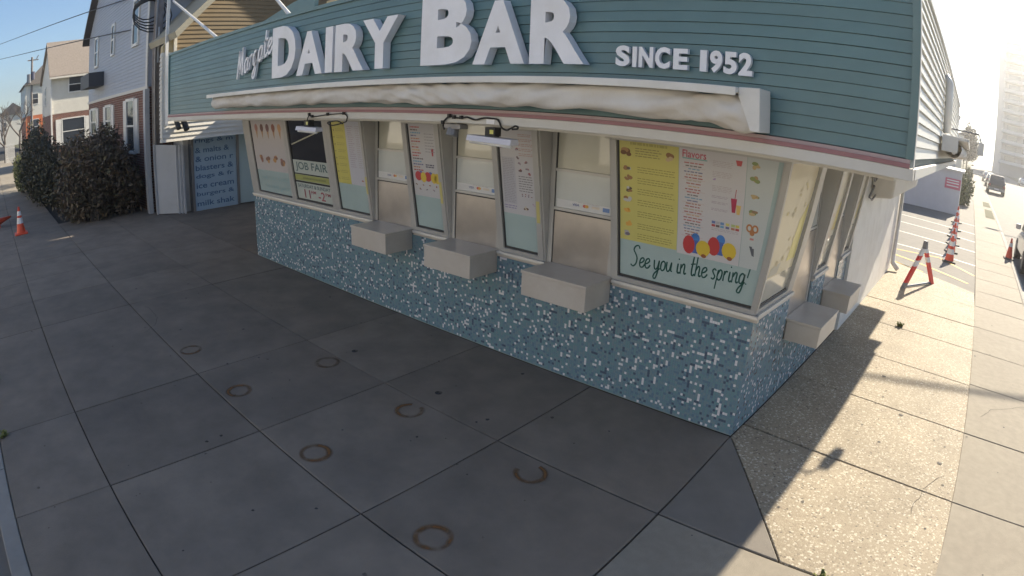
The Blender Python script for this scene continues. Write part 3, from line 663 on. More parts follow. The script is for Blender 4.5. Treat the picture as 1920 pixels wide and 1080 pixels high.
letters(sg2, [('S', -.872, -.758, 3.125, 3.275), ('I', -.737, -.703, 3.122, 3.268), ('N', -.686, -.575, 3.122, 3.268), ('C', -.560, -.448, 3.120, 3.270), ('E', -.422, -.315, 3.120, 3.264),
             ('1', -.226, -.178, 3.118, 3.262), ('9', -.156, -.068, 3.116, 3.264), ('5', -.058, .034, 3.114, 3.262), ('2', .046, .140, 3.112, 3.262)], .035)
sg3 = thing('script_sign', 'slanting white script lettering left of the big capitals on the fascia', 'sign')
cx, cw = -7.03, 0
word = 'Margate'; adv = sum(GLY[c][0] for c in word); sx = 1.14 / adv
for ch in word:
    mb = MB()
    h = .40 if ch == 'M' else .42
    for st in glyph_strokes(ch, cx, 3.21 + (cx + 7.03) * .27, sx * .95, h, .12, .27): ribbon(mb, st, .036, FW, .01, .045, WHITE_CLEAN)
    mb.obj('letter', sg3); cx += GLY[ch][0] * sx

# ------------------------------------------------------------------ rolled-up awnings
def awning(fn, a0, a1, zt, depth, label, bracket_r=True):
    t = thing('rolled_awning', label, 'awning')
    mb = MB()
    def bx(u0, u1, o0, o1, z0, z1, mt): mb.hexa([fn(u0, o0, z0), fn(u1, o0, z0), fn(u1, o1, z0), fn(u0, o1, z0), fn(u0, o0, z1), fn(u1, o0, z1), fn(u1, o1, z1), fn(u0, o1, z1)], mt)
    bx(a0 - .03, a1 + .02, .017, depth + .02, zt - .012, zt + .022, WHITE); bx(a0 - .03, a1 + .02, depth + .021, depth + .032, zt - .03, zt + .022, WHITE)
    mb.obj('hood', t, bevel=.004)
    mb = MB(); N = int((a1 - a0) / .03); M = 20; i = mb.mi(CANVAS); L = a1 - a0 + .11
    for k in range(N + 1):
        s = k / N; u = a0 + L * s
        sag = .012 * max(0, (s - .35)) + (.014 * max(0, s - .74) / .26) * (1 + .8 * math.sin(u * 6.2 + .9 * math.sin(u * 3)))
        rr = .079 + .003 * math.sin(u * 2.1) + .002 * math.sin(u * 9.3 + 1)
        for j in range(M + 1):
            ph = math.pi * (0.5 + 1.35 * j / M)
            fold = (.35 + .9 * s) * (.007 * math.sin(u * 9 + 4 * ph + 2 * math.sin(u * 4.1)) + .007 * math.sin(u * 19 - 6 * ph + 3 * math.sin(u * 2.7)) * (.5 + .5 * math.sin(u * 1.7)))
            o = depth * .52 - (rr + fold) * math.cos(ph) * 1.2 * (depth / .28)
            z = zt - .035 - rr + (rr + fold) * math.sin(ph) * 1.15
            if z < zt - .10: z -= sag * min(1, (zt - .10 - z) / .1)
            mb.v.append(tuple(fn(u, max(.02, o), min(z, zt - .015))))
    for k in range(N):
        for j in range(M):
            a = k * (M + 1) + j; mb.f.append((a, a + 1, a + M + 2, a + M + 1)); mb.m.append(i)
    mb.obj('canvas_roll', t, smooth=True)
    mb = MB(); mb.tube([fn(a0 - .02, depth * .55, zt - .14), fn(a1 + .0, depth * .55, zt - .14)], .03, WHITE, 8); mb.obj('roller', t)
    for e, s in ((a1 + .021, 1), (a0 - .031, -1)):
        mb = MB()
        poly = [(0, zt + .025), (.135, zt + .03), (.15, zt - .235), (.09, zt - .235), (.0, zt - .03)] if s > 0 else [(0, zt + .02), (-.03, zt + .02), (-.03, zt - .15), (0, zt - .15)]
        mb.prism([(e + p, q) for p, q in poly], lambda u, v, d: fn(u, d, v), .018, depth - .02 if s > 0 else depth * .7, WHITE); mb.obj('end_bracket', t, bevel=.004)
    return t
awning(lambda u, o, z: Vector((u, FY - .016 - o, z)), -7.62, .11, 3.00, .27, 'rolled up dirty white awning under a white hood, along the front fascia')
awning(lambda u, o, z: FSIDE(u, o + .016, z), 3.1, 9.6, 3.00, .30, 'rolled up awning on the sunlit side fascia around the corner')
mb = MB(); mb.tube([FSIDE(3.5, .06, 3.05), FSIDE(3.5, .06, 3.62), FSIDE(3.5, .0, 3.7)], .05, WHITE, 8)
mb.obj('vent_pipe', bar_o, smooth=True)
mb = MB(); mb.box(0, .1, 0, .16, 0, .2, WHITE); mb.tube([(.05, .08, .2), (.0, .08, .32), (-.5, .08, .32)], .015, GREYMETAL, 6)
lo = mb.obj('side_lamp'); lo.location = FSIDE(6.35, .50, 2.90); tag(lo, 'small white lamp box on the side fascia by the rolled awning', 'lamp')

# ------------------------------------------------------------------ lamps, camera and cables under the fascia
def tube_lamp(x0, x1, z, label):
    t = thing('work_light', label, 'light', ((x0 + x1) / 2, -1.05, z), 'work lights hanging below the fascia')
    mb = MB(); pr = [(-.06, 0), (.06, 0), (.045, .05), (-.045, .05)]
    mb.prism(pr, lambda u, v, d: (d, -1.05 + u, z + v - .03 * (d - x0)), x0, x1, mat('lamp_white', (.66, .66, .74), .4)); mb.obj('housing', t, bevel=.005)
    mb = MB(); mb.tube([(x0 + .02, -1.075, z - .012), (x1 - .02, -1.075, z - .012 - .03 * (x1 - x0))], .013, mat('lamp_tube', (.80, .80, .78), .3), 8); mb.obj('tube', t, smooth=True)
    xm = (x0 + x1) / 2 + .02
    mb = MB(); mb.box(xm - .055, xm + .055, -1.10, -1.02, z + .05, z + .125, BLACK); mb.box(xm + .0, xm + .04, -1.103, -1.1005, z + .07, z + .105, flat((.62, .60, .12))); mb.obj('ballast', t)
    return t
tube_lamp(-2.37, -1.865, 2.475, 'white tube light hanging in front of the window second from the corner')
tube_lamp(-5.36, -4.87, 2.475, 'white tube light hanging left, before the dark window')
c = thing('security_camera', 'small grey security camera beside the hanging light below the fascia', 'camera', (-2.56, -1.05, 2.6))
mb = MB(); mb.box(-2.655, -2.45, -1.10, -1.0, 2.565, 2.612, GREYMETAL); mb.obj('mount', c, bevel=.004)
mb = MB(); mb.tube([(-2.585, -1.05, 2.566), (-2.585, -1.07, 2.50)], .055, GREYMETAL, 12); mb.obj('camera_dome', c, smooth=False)
def cable(pts, y, r, label, name='black_cable'):
    mb = MB(); p = smooth_poly([(a, b) for a, b in pts], 5); mb.tube([(q.x, y - .004 * math.sin(k), q.y) for k, q in enumerate(p)], r, BLACK, 6)
    for a, b in pts[1:5]: mb.box(a - .012, a + .012, y - .018, y + .01, b - .01, b + .022, BLACK)
    return tag(mb.obj(name, smooth=False), label, 'cable')
cable([(-2.58, 2.56), (-2.60, 2.62), (-2.52, 2.68), (-2.46, 2.67), (-2.37, 2.67), (-2.3, 2.68), (-2.21, 2.66), (-2.11, 2.68), (-2.03, 2.68), (-1.95, 2.67), (-1.92, 2.62), (-1.86, 2.59), (-1.81, 2.61), (-1.76, 2.63), (-1.74, 2.61), (-1.8, 2.6)], -1.165, .008, 'wavy black cable stapled along the white trim by the security camera')
cable([(-4.96, 2.60), (-4.91, 2.67), (-4.84, 2.645), (-4.5, 2.67), (-4.17, 2.68), (-4.11, 2.63), (-4.15, 2.59), (-4.4, 2.55), (-4.5, 2.58), (-4.3, 2.60), (-4.2, 2.57)], -1.165, .007, 'black cable with a coil on the white trim, left of the middle windows')
mb = MB(); mb.box(-2.09, -2.0, -1.156, -1.1505, 2.632, 2.672, WHITE_CLEAN)
tag(mb.obj('junction_plate'), 'small white junction plate screwed to the trim above the tube light', 'plate')

# ------------------------------------------------------------------ posters and prints on the windows
LAYER = 0.0007
class Print:
    def __init__(self, fn, base): self.fn = fn; self.base = base; self.mb = MB(); self.k = 0
    def rect(self, u0, u1, w0, w1, c, o=1): self.mb.poly([self.fn(a, b, self.base + o * LAYER) for a, b in ((u0, w0), (u1, w0), (u1, w1), (u0, w1))], flat(c))
    def disc(self, u, w, ru, rw, c, o=2, n=14): self.mb.poly([self.fn(u + ru * math.cos(6.283 * k / n), w + rw * math.sin(6.283 * k / n), self.base + o * LAYER) for k in range(n)], flat(c))
    def poly(self, pts, c, o=2): self.mb.poly([self.fn(a, b, self.base + o * LAYER) for a, b in pts], flat(c))
    def text(self, key, u0, u1, w0, w1, c, o=3): put_text(self.mb, key, self.fn, u0, u1, w0, w1, self.base + o * LAYER, flat(c))
    def lines(self, u0, u1, w0, w1, n, c, fill=.32, o=2):
        for k in range(n):
            w = w1 - (k + .5) * (w1 - w0) / n; h = (w1 - w0) / n * fill / 2; u = u0
            while u < u1 - .015:
                l = R_.uniform(.015, .05); e = min(u + l, u1 - (R_.uniform(0, .12) * (u1 - u0) if R_.random() < .25 else 0))
                if e > u: self.rect(u, e, w - h, w + h, c, o)
                u += l + .008
    def food(self, u, w, s, cols, o=3):
        for q in range(5):
            c = R_.choice(cols); self.disc(u + R_.uniform(-.45, .45) * s, w + R_.uniform(-.3, .3) * s, s * R_.uniform(.25, .5), s * R_.uniform(.18, .34), c, o + q * .3)
    def script(self, s, u0, w0, u1, h, slope, width, c, o=3):
        adv = sum(GLY[ch][0] for ch in s); sx = (u1 - u0) / adv; u = u0
        for ch in s:
            for st in glyph_strokes(ch, u, w0 + (u - u0) * slope, sx, h, .16, slope): ribbon(self.mb, st, width, self.fn, None, self.base + o * LAYER, flat(c))
            u += GLY[ch][0] * sx
def sheet(name, label, cat, fn, q, col, base=-.0172, group=None):
    mb = MB(); mb.hexa([fn(u, w, base) for u, w in q] + [fn(u, w, base + .0008) for u, w in q], flat(col)); o = mb.obj(name); tag(o, label, cat, group); return o, Print(fn, base + .0008)
BROWN = [(.30, .16, .07), (.42, .25, .11), (.20, .10, .05), (.55, .42, .25)]; MIX = [(.45, .10, .08), (.55, .40, .10), (.25, .14, .08), (.60, .50, .35)]
INK = (.16, .15, .15); GREYINK = (.34, .33, .36)
# big corner window: yellow sheet
o, p = sheet('menu_poster', 'yellow menu sheet in the big corner window, above the handwritten greeting', 'poster', LF, [(-1.381, .42), (-.798, .42), (-.795, 1.35), (-1.382, 1.35)], (.58, .53, .17))
p.lines(-1.27, -.86, 1.315, 1.345, 1, (.42, .38, .12), .8); p.food(-1.315, 1.25, .08, BROWN); p.food(-.89, 1.25, .085, BROWN)
p.lines(-1.22, -.96, 1.21, 1.30, 4, (.30, .26, .10))
for k, w in enumerate((1.11, 1.01, .91, .808, .70, .585, .487)):
    p.food(-1.30, w, .056, [(.16, .13, .10), (.5, .5, .5), (.35, .2, .1)] if k < 4 else ([(.62, .30, .05), (.7, .4, .1)] if k < 6 else [(.2, .17, .2), (.4, .38, .4)]))
    p.lines(-1.20, -.83, w - .045, w + .02, 3, (.33, .29, .09), .30)
p.mb.obj('print', o, kind='stuff')
# big corner window: white sheet
o, p = sheet('menu_poster', 'white flavor list with red, blue and yellow scoops, in the big corner window', 'poster', LF, [(-.793, .40), (-.20, .40), (-.175, 1.35), (-.79, 1.35)], (.56, .545, .56))
p.text('Flavors', -.76, -.54, 1.27, 1.335, (.50, .10, .14)); p.rect(-.76, -.53, 1.258, 1.268, (.20, .42, .42), 2)
FL = [(.50, .10, .10), (.16, .12, .12), (.16, .36, .52), (.15, .15, .3), (.45, .2, .12), (.42, .08, .08), (.5, .42, .3), (.45, .12, .1), (.6, .4, .2), (.42, .1, .1)]
for k in range(26):
    w = 1.225 - k * .0253; c = FL[k % len(FL)]; hw = R_.uniform(.05, .095); p.lines(-.65 - hw, -.65 + hw, w - .012, w + .012, 1, tuple(.75 * q + .10 for q in c), .42)
    if k % 4 == 1: p.rect(-.755, -.545, w - .0165, w - .0145, (.55, .35, .3), 2)
for w in (1.26, 1.17, 1.05): p.lines(-.48, -.30, w - .035, w + .02, 4, (.46, .40, .42), .3)
for w in (.97, .92, .86): p.lines(-.48, -.33, w - .012, w + .012, 2, (.42, .36, .42), .4)
p.poly([(-.275, 1.305), (-.215, 1.305), (-.225, 1.26), (-.262, 1.26)], (.50, .10, .10)); p.food(-.46, 1.12, .02, [(.4, .3, .5)])
p.poly([(-.305, .98), (-.25, .98), (-.262, .86), (-.292, .86)], (.42, .05, .10)); p.poly([(-.255, .93), (-.21, .93), (-.22, .85), (-.248, .85)], (.66, .46, .16), 3); p.poly([(-.272, .98), (-.262, 1.06), (-.256, 1.06), (-.266, .98)], (.45, .1, .12), 3)
for k, (u, c) in enumerate(((-.47, (.16, .22, .45)), (-.43, (.42, .42, .45)), (-.39, (.16, .28, .50)), (-.34, (.60, .55, .16)), (-.29, (.40, .48, .20)), (-.25, (.60, .52, .12)))): p.rect(u, u + .034, .735, .758, c, 2); p.rect(u, u + .034, .708, .728, FL[k], 2)
p.lines(-.47, -.22, .672, .70, 2, (.4, .35, .38), .3)
for u, w, c in ((-.678, .50, (.50, .06, .06)), (-.44, .53, (.50, .06, .06))): p.disc(u, w, .058, .085, c, 3); p.disc(u + .062, w + .07, .042, .045, (.07, .22, .55), 2); p.poly([(u + .02, w - .07), (u + .09, w - .07), (u + .09, w + .05), (u + .03, w + .05)], (.08, .14, .40), 2.4)
for u, w in ((-.54, .487), (-.295, .515)): p.disc(u, w, .068, .075, (.66, .48, .06), 4); p.disc(u + .01, w - .065, .025, .018, (.32, .12, .05), 5)
p.mb.obj('print', o, kind='stuff')
o, p = sheet('menu_poster', 'narrow pale strip of snack pictures with a pretzel, right edge of the big corner window', 'poster', LF, [(-.194, .40), (-.03, .40), (.10, 1.35), (-.17, 1.35)], (.50, .535, .535))
for u, w in ((-.10, 1.285), (-.10, 1.165), (-.098, 1.02), (-.095, .885)): p.food(u, w, .058, [(.42, .28, .14), (.3, .2, .12), (.5, .38, .2), (.25, .3, .12)])
for dx in (-.026, .026): p.disc(-.098 + dx, .755, .03, .036, (.45, .20, .08), 3); p.disc(-.098 + dx, .755, .015, .02, (.50, .535, .535), 4)
p.disc(-.098, .715, .022, .022, (.45, .20, .08), 3.5); p.rect(-.115, -.08, .655, .672, (.6, .25, .22)); p.poly([(-.115, .60), (-.09, .60), (-.075, .52), (-.085, .52)], (.12, .13, .15)); p.poly([(-.09, .585), (-.07, .585), (-.066, .515), (-.074, .515)], (.12, .13, .15), 3)
p.mb.obj('print', o, kind='stuff')
greet = thing('window_greeting', 'dark green handwritten greeting on the aqua strip under the big menus', 'lettering')
msg = 'See you in the spring!'; sx = 1.185 / sum(GLY[c][0] for c in msg); u = -1.275
for ch in msg:
    if ch != ' ':
        pr = Print(LF, -.0172); pr.k = 0
        for st in glyph_strokes(ch, u, .165 + (u + 1.275) * .072, sx, .215, .16, .072): ribbon(pr.mb, st, .0145, LF, None, -.0165, flat((.025, .10, .085)))
        pr.mb.obj('letter', greet)
    u += GLY[ch][0] * sx
# narrow windows
o, p = sheet('menu_poster', 'white price list in the narrow window nearest the big corner window', 'poster', LF, [(-2.812, .45), (-2.362, .45), (-2.362, 1.348), (-2.812, 1.348)], (.53, .52, .54))
p.rect(-2.79, -2.62, .56, 1.06, (.46, .455, .50), 1.4); p.lines(-2.785, -2.63, .57, 1.05, 26, GREYINK, .4)
for k in range(5): p.lines(-2.56, -2.38, 1.30 - .05 * k - .02, 1.30 - .05 * k + .015, 2, (.46, .30, .26), .4)
for u, w in ((-2.79, 1.16), (-2.58, 1.15), (-2.57, 1.06), (-2.47, 1.02), (-2.56, 1.0), (-2.46, .95), (-2.55, .93), (-2.44, .90)): p.food(u, w, .032, [(.15, .1, .1), (.35, .1, .1), (.3, .25, .3)])
p.lines(-2.58, -2.40, .70, .88, 7, INK, .28)
for k in range(7): p.food(-2.54 + .04 * (k % 4), .66 + .02 * (k // 4), .014, [(.12, .1, .14), (.4, .15, .15)])
p.food(-2.51, .53, .045, [(.42, .30, .12), (.15, .08, .05), (.55, .5, .4)]); p.food(-2.40, .58, .03, [(.42, .34, .44), (.5, .42, .5)]); p.lines(-2.79, -2.62, .50, .55, 2, (.30, .28, .42), .5)
p.mb.obj('print', o, kind='stuff')
o, p = sheet('menu_poster', 'white list with red and yellow scoops in the narrow window, third from the corner', 'poster', LF, [(-4.252, .46), (-3.772, .46), (-3.772, 1.348), (-4.252, 1.348)], (.53, .52, .53))
for k in range(16): p.lines(-4.22, -4.22 + R_.uniform(.10, .2), 1.31 - .035 * k - .012, 1.31 - .035 * k + .012, 1, FL[k % 10], .6)
p.lines(-3.98, -3.82, 1.0, 1.25, 7, GREYINK, .28); p.poly([(-3.88, 1.06), (-3.84, 1.06), (-3.85, .97), (-3.872, .97)], (.45, .08, .10)); p.lines(-4.0, -3.84, .82, .87, 2, (.1, .1, .15), .6)
for u, c in ((-4.15, (.50, .07, .08)), (-3.98, (.50, .07, .08))): p.disc(u, .71, .06, .06, c, 3); p.disc(u + .05, .74, .04, .035, (.12, .16, .45), 2.5)
for u in (-4.06, -3.88, -3.82): p.disc(u, .70, .05, .065, (.68, .50, .08), 3.4)
for k in range(7): p.food(-4.2 + .06 * k, .60 - .05 * (k % 2), .024, [(.25, .16, .09), (.35, .12, .1), (.2, .2, .25)])
p.mb.obj('print', o, kind='stuff')
o, p = sheet('menu_poster', 'yellow and white menu in the window right of the dark one', 'poster', LF, [(-5.952, .45), (-5.25, .45), (-5.25, 1.348), (-5.952, 1.348)], (.52, .52, .57))
p.rect(-5.952, -5.62, .45, 1.348, (.56, .51, .14), 1)
for k in range(8): p.food(-5.91, 1.22 - .10 * k, .024, [(.3, .2, .1), (.2, .15, .1)]); p.lines(-5.86, -5.66, 1.20 - .10 * k, 1.25 - .10 * k, 2, (.36, .32, .10), .3)
for k in range(20): p.lines(-5.57, -5.57 + R_.uniform(.1, .16), 1.28 - .03 * k - .01, 1.28 - .03 * k + .01, 1, (.40, .34, .42), .5); p.lines(-5.38, -5.29, 1.28 - .03 * k - .01, 1.28 - .03 * k + .01, 1, (.44, .40, .42), .5)
p.food(-5.33, .52, .035, [(.15, .1, .1), (.4, .1, .1), (.4, .35, .3)])
p.mb.obj('print', o, kind='stuff')
o, p = sheet('menu_poster', 'pale pink poster of cones and sundaes in the window at the far end', 'poster', LF, [(-8.66, .46), (-7.43, .46), (-7.43, 1.348), (-8.66, 1.348)], (.50, .465, .46))
for k in range(5): p.poly([(-8.5 + .22 * k, 1.20), (-8.40 + .22 * k, 1.20), (-8.45 + .22 * k, 1.02)], (.45, .28, .14)); p.disc(-8.45 + .22 * k, 1.22, .065, .07, ((.42, .2, .16), (.18, .08, .06), (.2, .1, .1), (.3, .12, .08), (.56, .32, .16))[k], 3)
for k in range(4): p.food(-8.4 + .26 * k, .68 - .03 * (k % 2), .13, [(.32, .16, .12), (.25, .14, .10), (.5, .28, .1)])
p.mb.obj('print', o, kind='stuff')
pr = Print(LF, -.0172)
pr.script('we can', -8.52, .30, -7.95, .10, 0, .010, (.20, .34, .36)); pr.script('t wait', -7.90, .30, -7.50, .10, 0, .010, (.20, .34, .36)); pr.script('to see you', -8.4, .15, -7.55, .10, 0, .010, (.20, .34, .36))
tag(pr.mb.obj('window_greeting', kind='stuff'), 'faint grey script on the aqua strip of the far end window', 'lettering')
# job fair
o, p = sheet('job_poster', 'white and green job fair poster across the bottom of the dark window', 'poster', LF, [(-7.25, .075), (-6.18, .075), (-6.18, .715), (-7.25, .715)], (.46, .50, .46))
p.rect(-7.25, -6.18, .345, .375, (.03, .03, .03), 1.5); p.rect(-7.25, -6.18, .478, .498, (.03, .03, .03), 1.5); p.rect(-7.25, -6.18, .38, .475, (.34, .36, .12), 1.5)
p.text('JOB FAIR', -7.18, -6.22, .525, .685, (.07, .13, .14)); p.lines(-7.0, -6.3, .40, .455, 1, (.22, .24, .10), .6)
p.text('SATURDAY & SUNDAY', -7.20, -6.22, .265, .325, (.10, .15, .16)); p.text('11', -7.02, -6.84, .10, .24, (.30, .07, .10)); p.text('AM', -6.82, -6.66, .185, .235, (.34, .08, .10)); p.text('-2', -6.60, -6.40, .10, .24, (.34, .07, .10)); p.text('PM', -6.38, -6.24, .185, .235, (.34, .08, .10))
p.mb.obj('print', o, kind='stuff')
mb = MB(); bar(mb, LF, (-7.22, .96), (-6.18, 1.22), .02, -.0178, -.0165, flat((.42, .40, .30))); tag(mb.obj('window_strip'), 'pale diagonal strip across the dark window above the job poster', 'strip')
# card stickers
for (a0, a1), lab in (((-5.10, -4.45), 'left-hand'), ((-3.60, -2.98), 'middle'), ((-2.18, -1.55), 'corner-side')):
    q = [(a0, 1.79), (a1, 1.79), (a1, 1.868), (a0, 1.872)]
    fn = lambda u, w, off: Vector((u, .0218 - off, w))
    o, p = sheet('card_sticker', {'left-hand': 'white payment card sticker on the service window by the yellow menu', 'middle': 'white payment card sticker on the middle front service window', 'corner-side': 'white payment card sticker on the front service window nearest the corner'}[lab], 'sticker', fn, q, (.60, .60, .60), base=0.0005)
    w_ = a1 - a0; p.text('VISA', a0 + w_ * .30, a0 + w_ * .43, 1.825, 1.85, (.05, .09, .30)); p.disc(a0 + w_ * .53, 1.838, .022, .016, (.50, .10, .08), 3); p.disc(a0 + w_ * .57, 1.838, .022, .016, (.62, .36, .08), 3.5); p.rect(a0 + w_ * .66, a0 + w_ * .80, 1.826, 1.85, (.62, .55, .45)); p.rect(a0 + w_ * .86, a0 + w_ * .98, 1.815, 1.855, (.14, .24, .48)); p.lines(a0 + w_ * .4, a0 + w_ * .8, 1.862, 1.87, 1, (.4, .38, .36), .6)
    p.mb.obj('print', o, kind='stuff')
# yellow tape strips on the frames, right of two windows
for u, w0, w1, lab in ((-2.325, .41, .64, 'yellow paper strip on the frame beside the price list window'), (-3.745, .42, .68, 'yellow paper strip on the frame beside the third window'), (-5.222, .36, .60, 'yellow paper strip on the frame beside the yellow and white menu')):
    mb = MB(); mb.hexa([LF(u - .02, w0, .0145), LF(u + .02, w0, .0145), LF(u + .02, w1, .0145), LF(u - .02, w1, .0145), LF(u - .02, w0, .017), LF(u + .02, w0, .017), LF(u + .02, w1, .017), LF(u - .02, w1, .017)], flat((.56, .50, .20))); tag(mb.obj('paper_strip'), lab, 'paper strip')
# side windows: backs of sun-yellowed sheets
o, p = sheet('menu_poster', 'sun yellowed paper in the side window just around the corner', 'poster', LS, [(.062, .30), (.83, .30), (.84, 1.348), (-.12, 1.348)], (.60, .54, .38), base=-.0172)
for k in range(14): p.food(R_.uniform(.1, .7), R_.uniform(.42, 1.2), .05, [(.50, .44, .28), (.58, .50, .22), (.46, .38, .22)])
p.poly([(.55, .40), (.80, .40), (.80, .95), (.62, .80)], (.58, .52, .14), 2); p.poly([(.1, .32), (.35, .32), (.38, .42), (.12, .40)], (.40, .40, .34), 2.5)
p.mb.obj('print', o, kind='stuff')
for a0, a1, lab in ((2.02, 2.42, 'yellowed paper in the narrow side window between the two side counters'), (3.47, 3.79, 'yellowed paper in the last narrow side window')):
    o, p = sheet('menu_poster', lab, 'poster', LS, [(a0, .42), (a1, .42), (a1, 1.34), (a0, 1.34)], (.52, .49, .40)); p.poly([(a0 + .2, .5), (a1 - .02, .5), (a1 - .02, .85), (a0 + .25, .8)], (.56, .46, .16), 2); p.food(a0 + .1, .7, .05, [(.45, .2, .12), (.5, .3, .2)]); p.mb.obj('print', o, kind='stuff')

# ------------------------------------------------------------------ entry recess at the left: printed wall, jamb, gate
en = thing('printed_wall', 'pale blue panel wall printed with dark blue food words, behind the grey gate', 'wall', (-14.75, 1.4, 0))
mb = MB(); mb.box(-14.95, -14.75, .86, 2.20, 0, 2.75, TEXTWALL); mb.obj('panel', en)
mb = MB(); fnw = lambda u, w, off: Vector((-14.749 + off, u, w))
for k, s in enumerate(('milk shak', 'burgers &', 'ice cream', 'dogs & fr', 'blasters &', '& onion r', '& malts &', 'rings & m', '& floats & ')):
    z = .12 + .245 * k
    put_text(mb, s, fnw, .92, 2.10 if k not in (6, 8) else 1.98, z, z + (.15 if s[0] in '&rmibd' else .17), .001, NAVYPRINT)
mb.obj('lettering', en)
mb = MB(); mb.box(-14.98, -14.72, .78, .86, 0, 2.75, GREYMETAL); mb.obj('post', en)
mb = MB(); mb.box(-14.98, -14.70, 2.20, 2.27, 0, 2.75, GREYMETAL); mb.obj('post', en)
mb = MB(); mb.hexa([(-14.78, 2.27, 0.03), (-14.72, 2.27, .03), (-14.62, 2.8, .03), (-14.68, 2.8, .03), (-14.78, 2.27, 2.75), (-14.72, 2.27, 2.75), (-14.62, 2.8, 2.75), (-14.68, 2.8, 2.75)], mat('aqua_door', (.34, .46, .52), .4)); tag(mb.obj('entry_door'), 'plain pale blue door between the printed wall and the tiled snack bar', 'door')
mb = MB(); mb.box(-14.94, -10.75, 2.9, 3.1, 0, 3.40, WHITE); mb.box(-10.749, -8.96, 2.9, 3.1, 0, 2.6, WHITE); tag(mb.obj('back_wall'), 'white wall closing the recess behind the printed panel, left part raised to block sun', 'wall')  # left part made taller to cut a sun streak on the pavement
gt = thing('side_gate', 'light grey panel gate with vertical slats left of the printed wall', 'gate', (-14.9, .2, 0))
mb = MB(); mb.hexa([(-15.30, -.14, .02), (-14.66, .52, .02), (-14.69, .55, .02), (-15.33, -.11, .02), (-15.30, -.14, 1.93), (-14.66, .52, 1.86), (-14.69, .55, 1.86), (-15.33, -.11, 1.93)], GATE); mb.obj('panel', gt)
for t in (0.0, .78, .90, 1.0):
    x, y = -15.30 + .64 * t, -.145 + .66 * t
    mb = MB(); mb.box(x - .02, x + .035, y - .03, y + .02, .01, 1.94 - .06 * t, GATE); mb.obj('slat', gt)

# ------------------------------------------------------------------ houses at the left
def lap(mb, fn, z0, z1, pitch, rng, mt, d=.018):
    n = int((z1 - z0) / pitch)
    for k in range(n):
        a, b = z0 + k * pitch, z0 + (k + 1) * pitch
        l0, r0 = rng(a); l1, r1 = rng(b)
        if r0 - l0 < .05: break
        if r1 < l1: l1 = r1 = (l1 + r1) / 2
        mb.poly([fn(l0, d, a), fn(r0, d, a), fn(r1, .002, b), fn(l1, .002, b)], mt); mb.poly([fn(l0, 0, a), fn(r0, 0, a), fn(r0, d, a), fn(l0, d, a)], mt)
        mb.poly([fn(l0, 0, a), fn(l0, d, a), fn(l1, .002, b)], mt); mb.poly([fn(r0, d, a), fn(r0, 0, a), fn(r1, .002, b)], mt)
def house_window(parent, fn, u0, u1, z0, z1, shutter=0, lower=DARKGLASS):
    mb = MB(); f = .09; off = .02
    def bx(a, b, c, d, o0, o1, mt, m=mb): m.hexa([fn(a, o0, c), fn(b, o0, c), fn(b, o1, c), fn(a, o1, c), fn(a, o0, d), fn(b, o0, d), fn(b, o1, d), fn(a, o1, d)], mt)
    bx(u0 - f, u0, z0 - f, z1 + f, 0, .06, WHITE); bx(u1, u1 + f, z0 - f, z1 + f, 0, .06, WHITE); bx(u0, u1, z0 - f, z0, 0, .075, WHITE); bx(u0, u1, z1, z1 + f, 0, .06, WHITE); zm = (z0 + z1) / 2; bx(u0, u1, zm - .03, zm + .03, 0, .05, WHITE)
    w = mb.obj('window', parent)
    for a, b, m_ in ((z0, zm - .03, lower), (zm + .03, z1, SKYGLASS)):
        p = MB(); bx(u0, u1, a, b, .004, .03, m_, p); p.obj('pane', w)
    if shutter:
        for a, b in ((u0 - f - shutter, u0 - f - .02), (u1 + f + .02, u1 + f + shutter)):
            p = MB(); bx(a, b, z0 - .05, z1 + .05, 0, .05, WHITE, p); p.obj('shutter', parent)
    return w
h1 = thing('gabled_house', 'tall grey sided house over a red brick storey, behind the big bush', 'house', (-21, 4, 0))
F1 = lambda u, o, z: Vector((u, -.15 - o, z))
mb = MB(); mb.box(-26.5, -15.86, -.15, 11, -.1, 3.56, BRICK); mb.obj('brick_storey', h1)
mb = MB(); mb.prism([(-26.5, 3.57), (-15.86, 3.57), (-15.86, 6.4), (-21.2, 10.7), (-26.5, 6.4)], lambda u, v, d: (u, d, v), -.14, 11, SIDING_G); mb.obj('upper_wall', h1)
mb = MB(); lap(mb, lambda u, o, z: Vector((u, -.142 - o, z)), 3.6, 10.6, .11, lambda z: (-26.5 + max(0, (z - 6.4) / .811), -15.86 - max(0, (z - 6.4) / .805)), SIDING_G); mb.obj('clapboards', h1, kind='stuff')
mb = MB()
for s in (-1, 1):
    ex = -15.55 if s > 0 else -26.8
    mb.hexa([(ex, -.45, 6.12), (-21.2, -.45, 10.72), (-21.2, 11.2, 10.72), (ex, 11.2, 6.12), (ex, -.45, 6.30), (-21.2, -.45, 10.92), (-21.2, 11.2, 10.92), (ex, 11.2, 6.30)], SHINGLE_D)
mb.obj('roof', h1)
mb = MB(); mb.box(-26.62, -15.80, -.19, -.152, 3.50, 3.60, TRIMW); mb.box(-15.88, -15.66, -.30, -.16, 0, 3.5, GATE); mb.box(-16.05, -15.84, -.185, -.16, 3.6, 6.3, TRIMW); mb.obj('trim', h1)
for u0, u1, z0, z1, sh, lw in ((-17.75, -17.1, 5.0, 6.35, 0, DARKGLASS), (-21.15, -20.75, 5.1, 6.1, 0, DARKGLASS), (-24.7, -24.05, 5.0, 6.1, 0, DARKGLASS), (-18.5, -17.5, 1.7, 3.25, .42, SKYGLASS), (-22.2, -21.2, 2.2, 3.2, .42, DARKGLASS), (-25.6, -24.4, 2.2, 3.2, .42, SKYGLASS)):
    house_window(h1, F1, u0, u1, z0, z1, sh, lw)
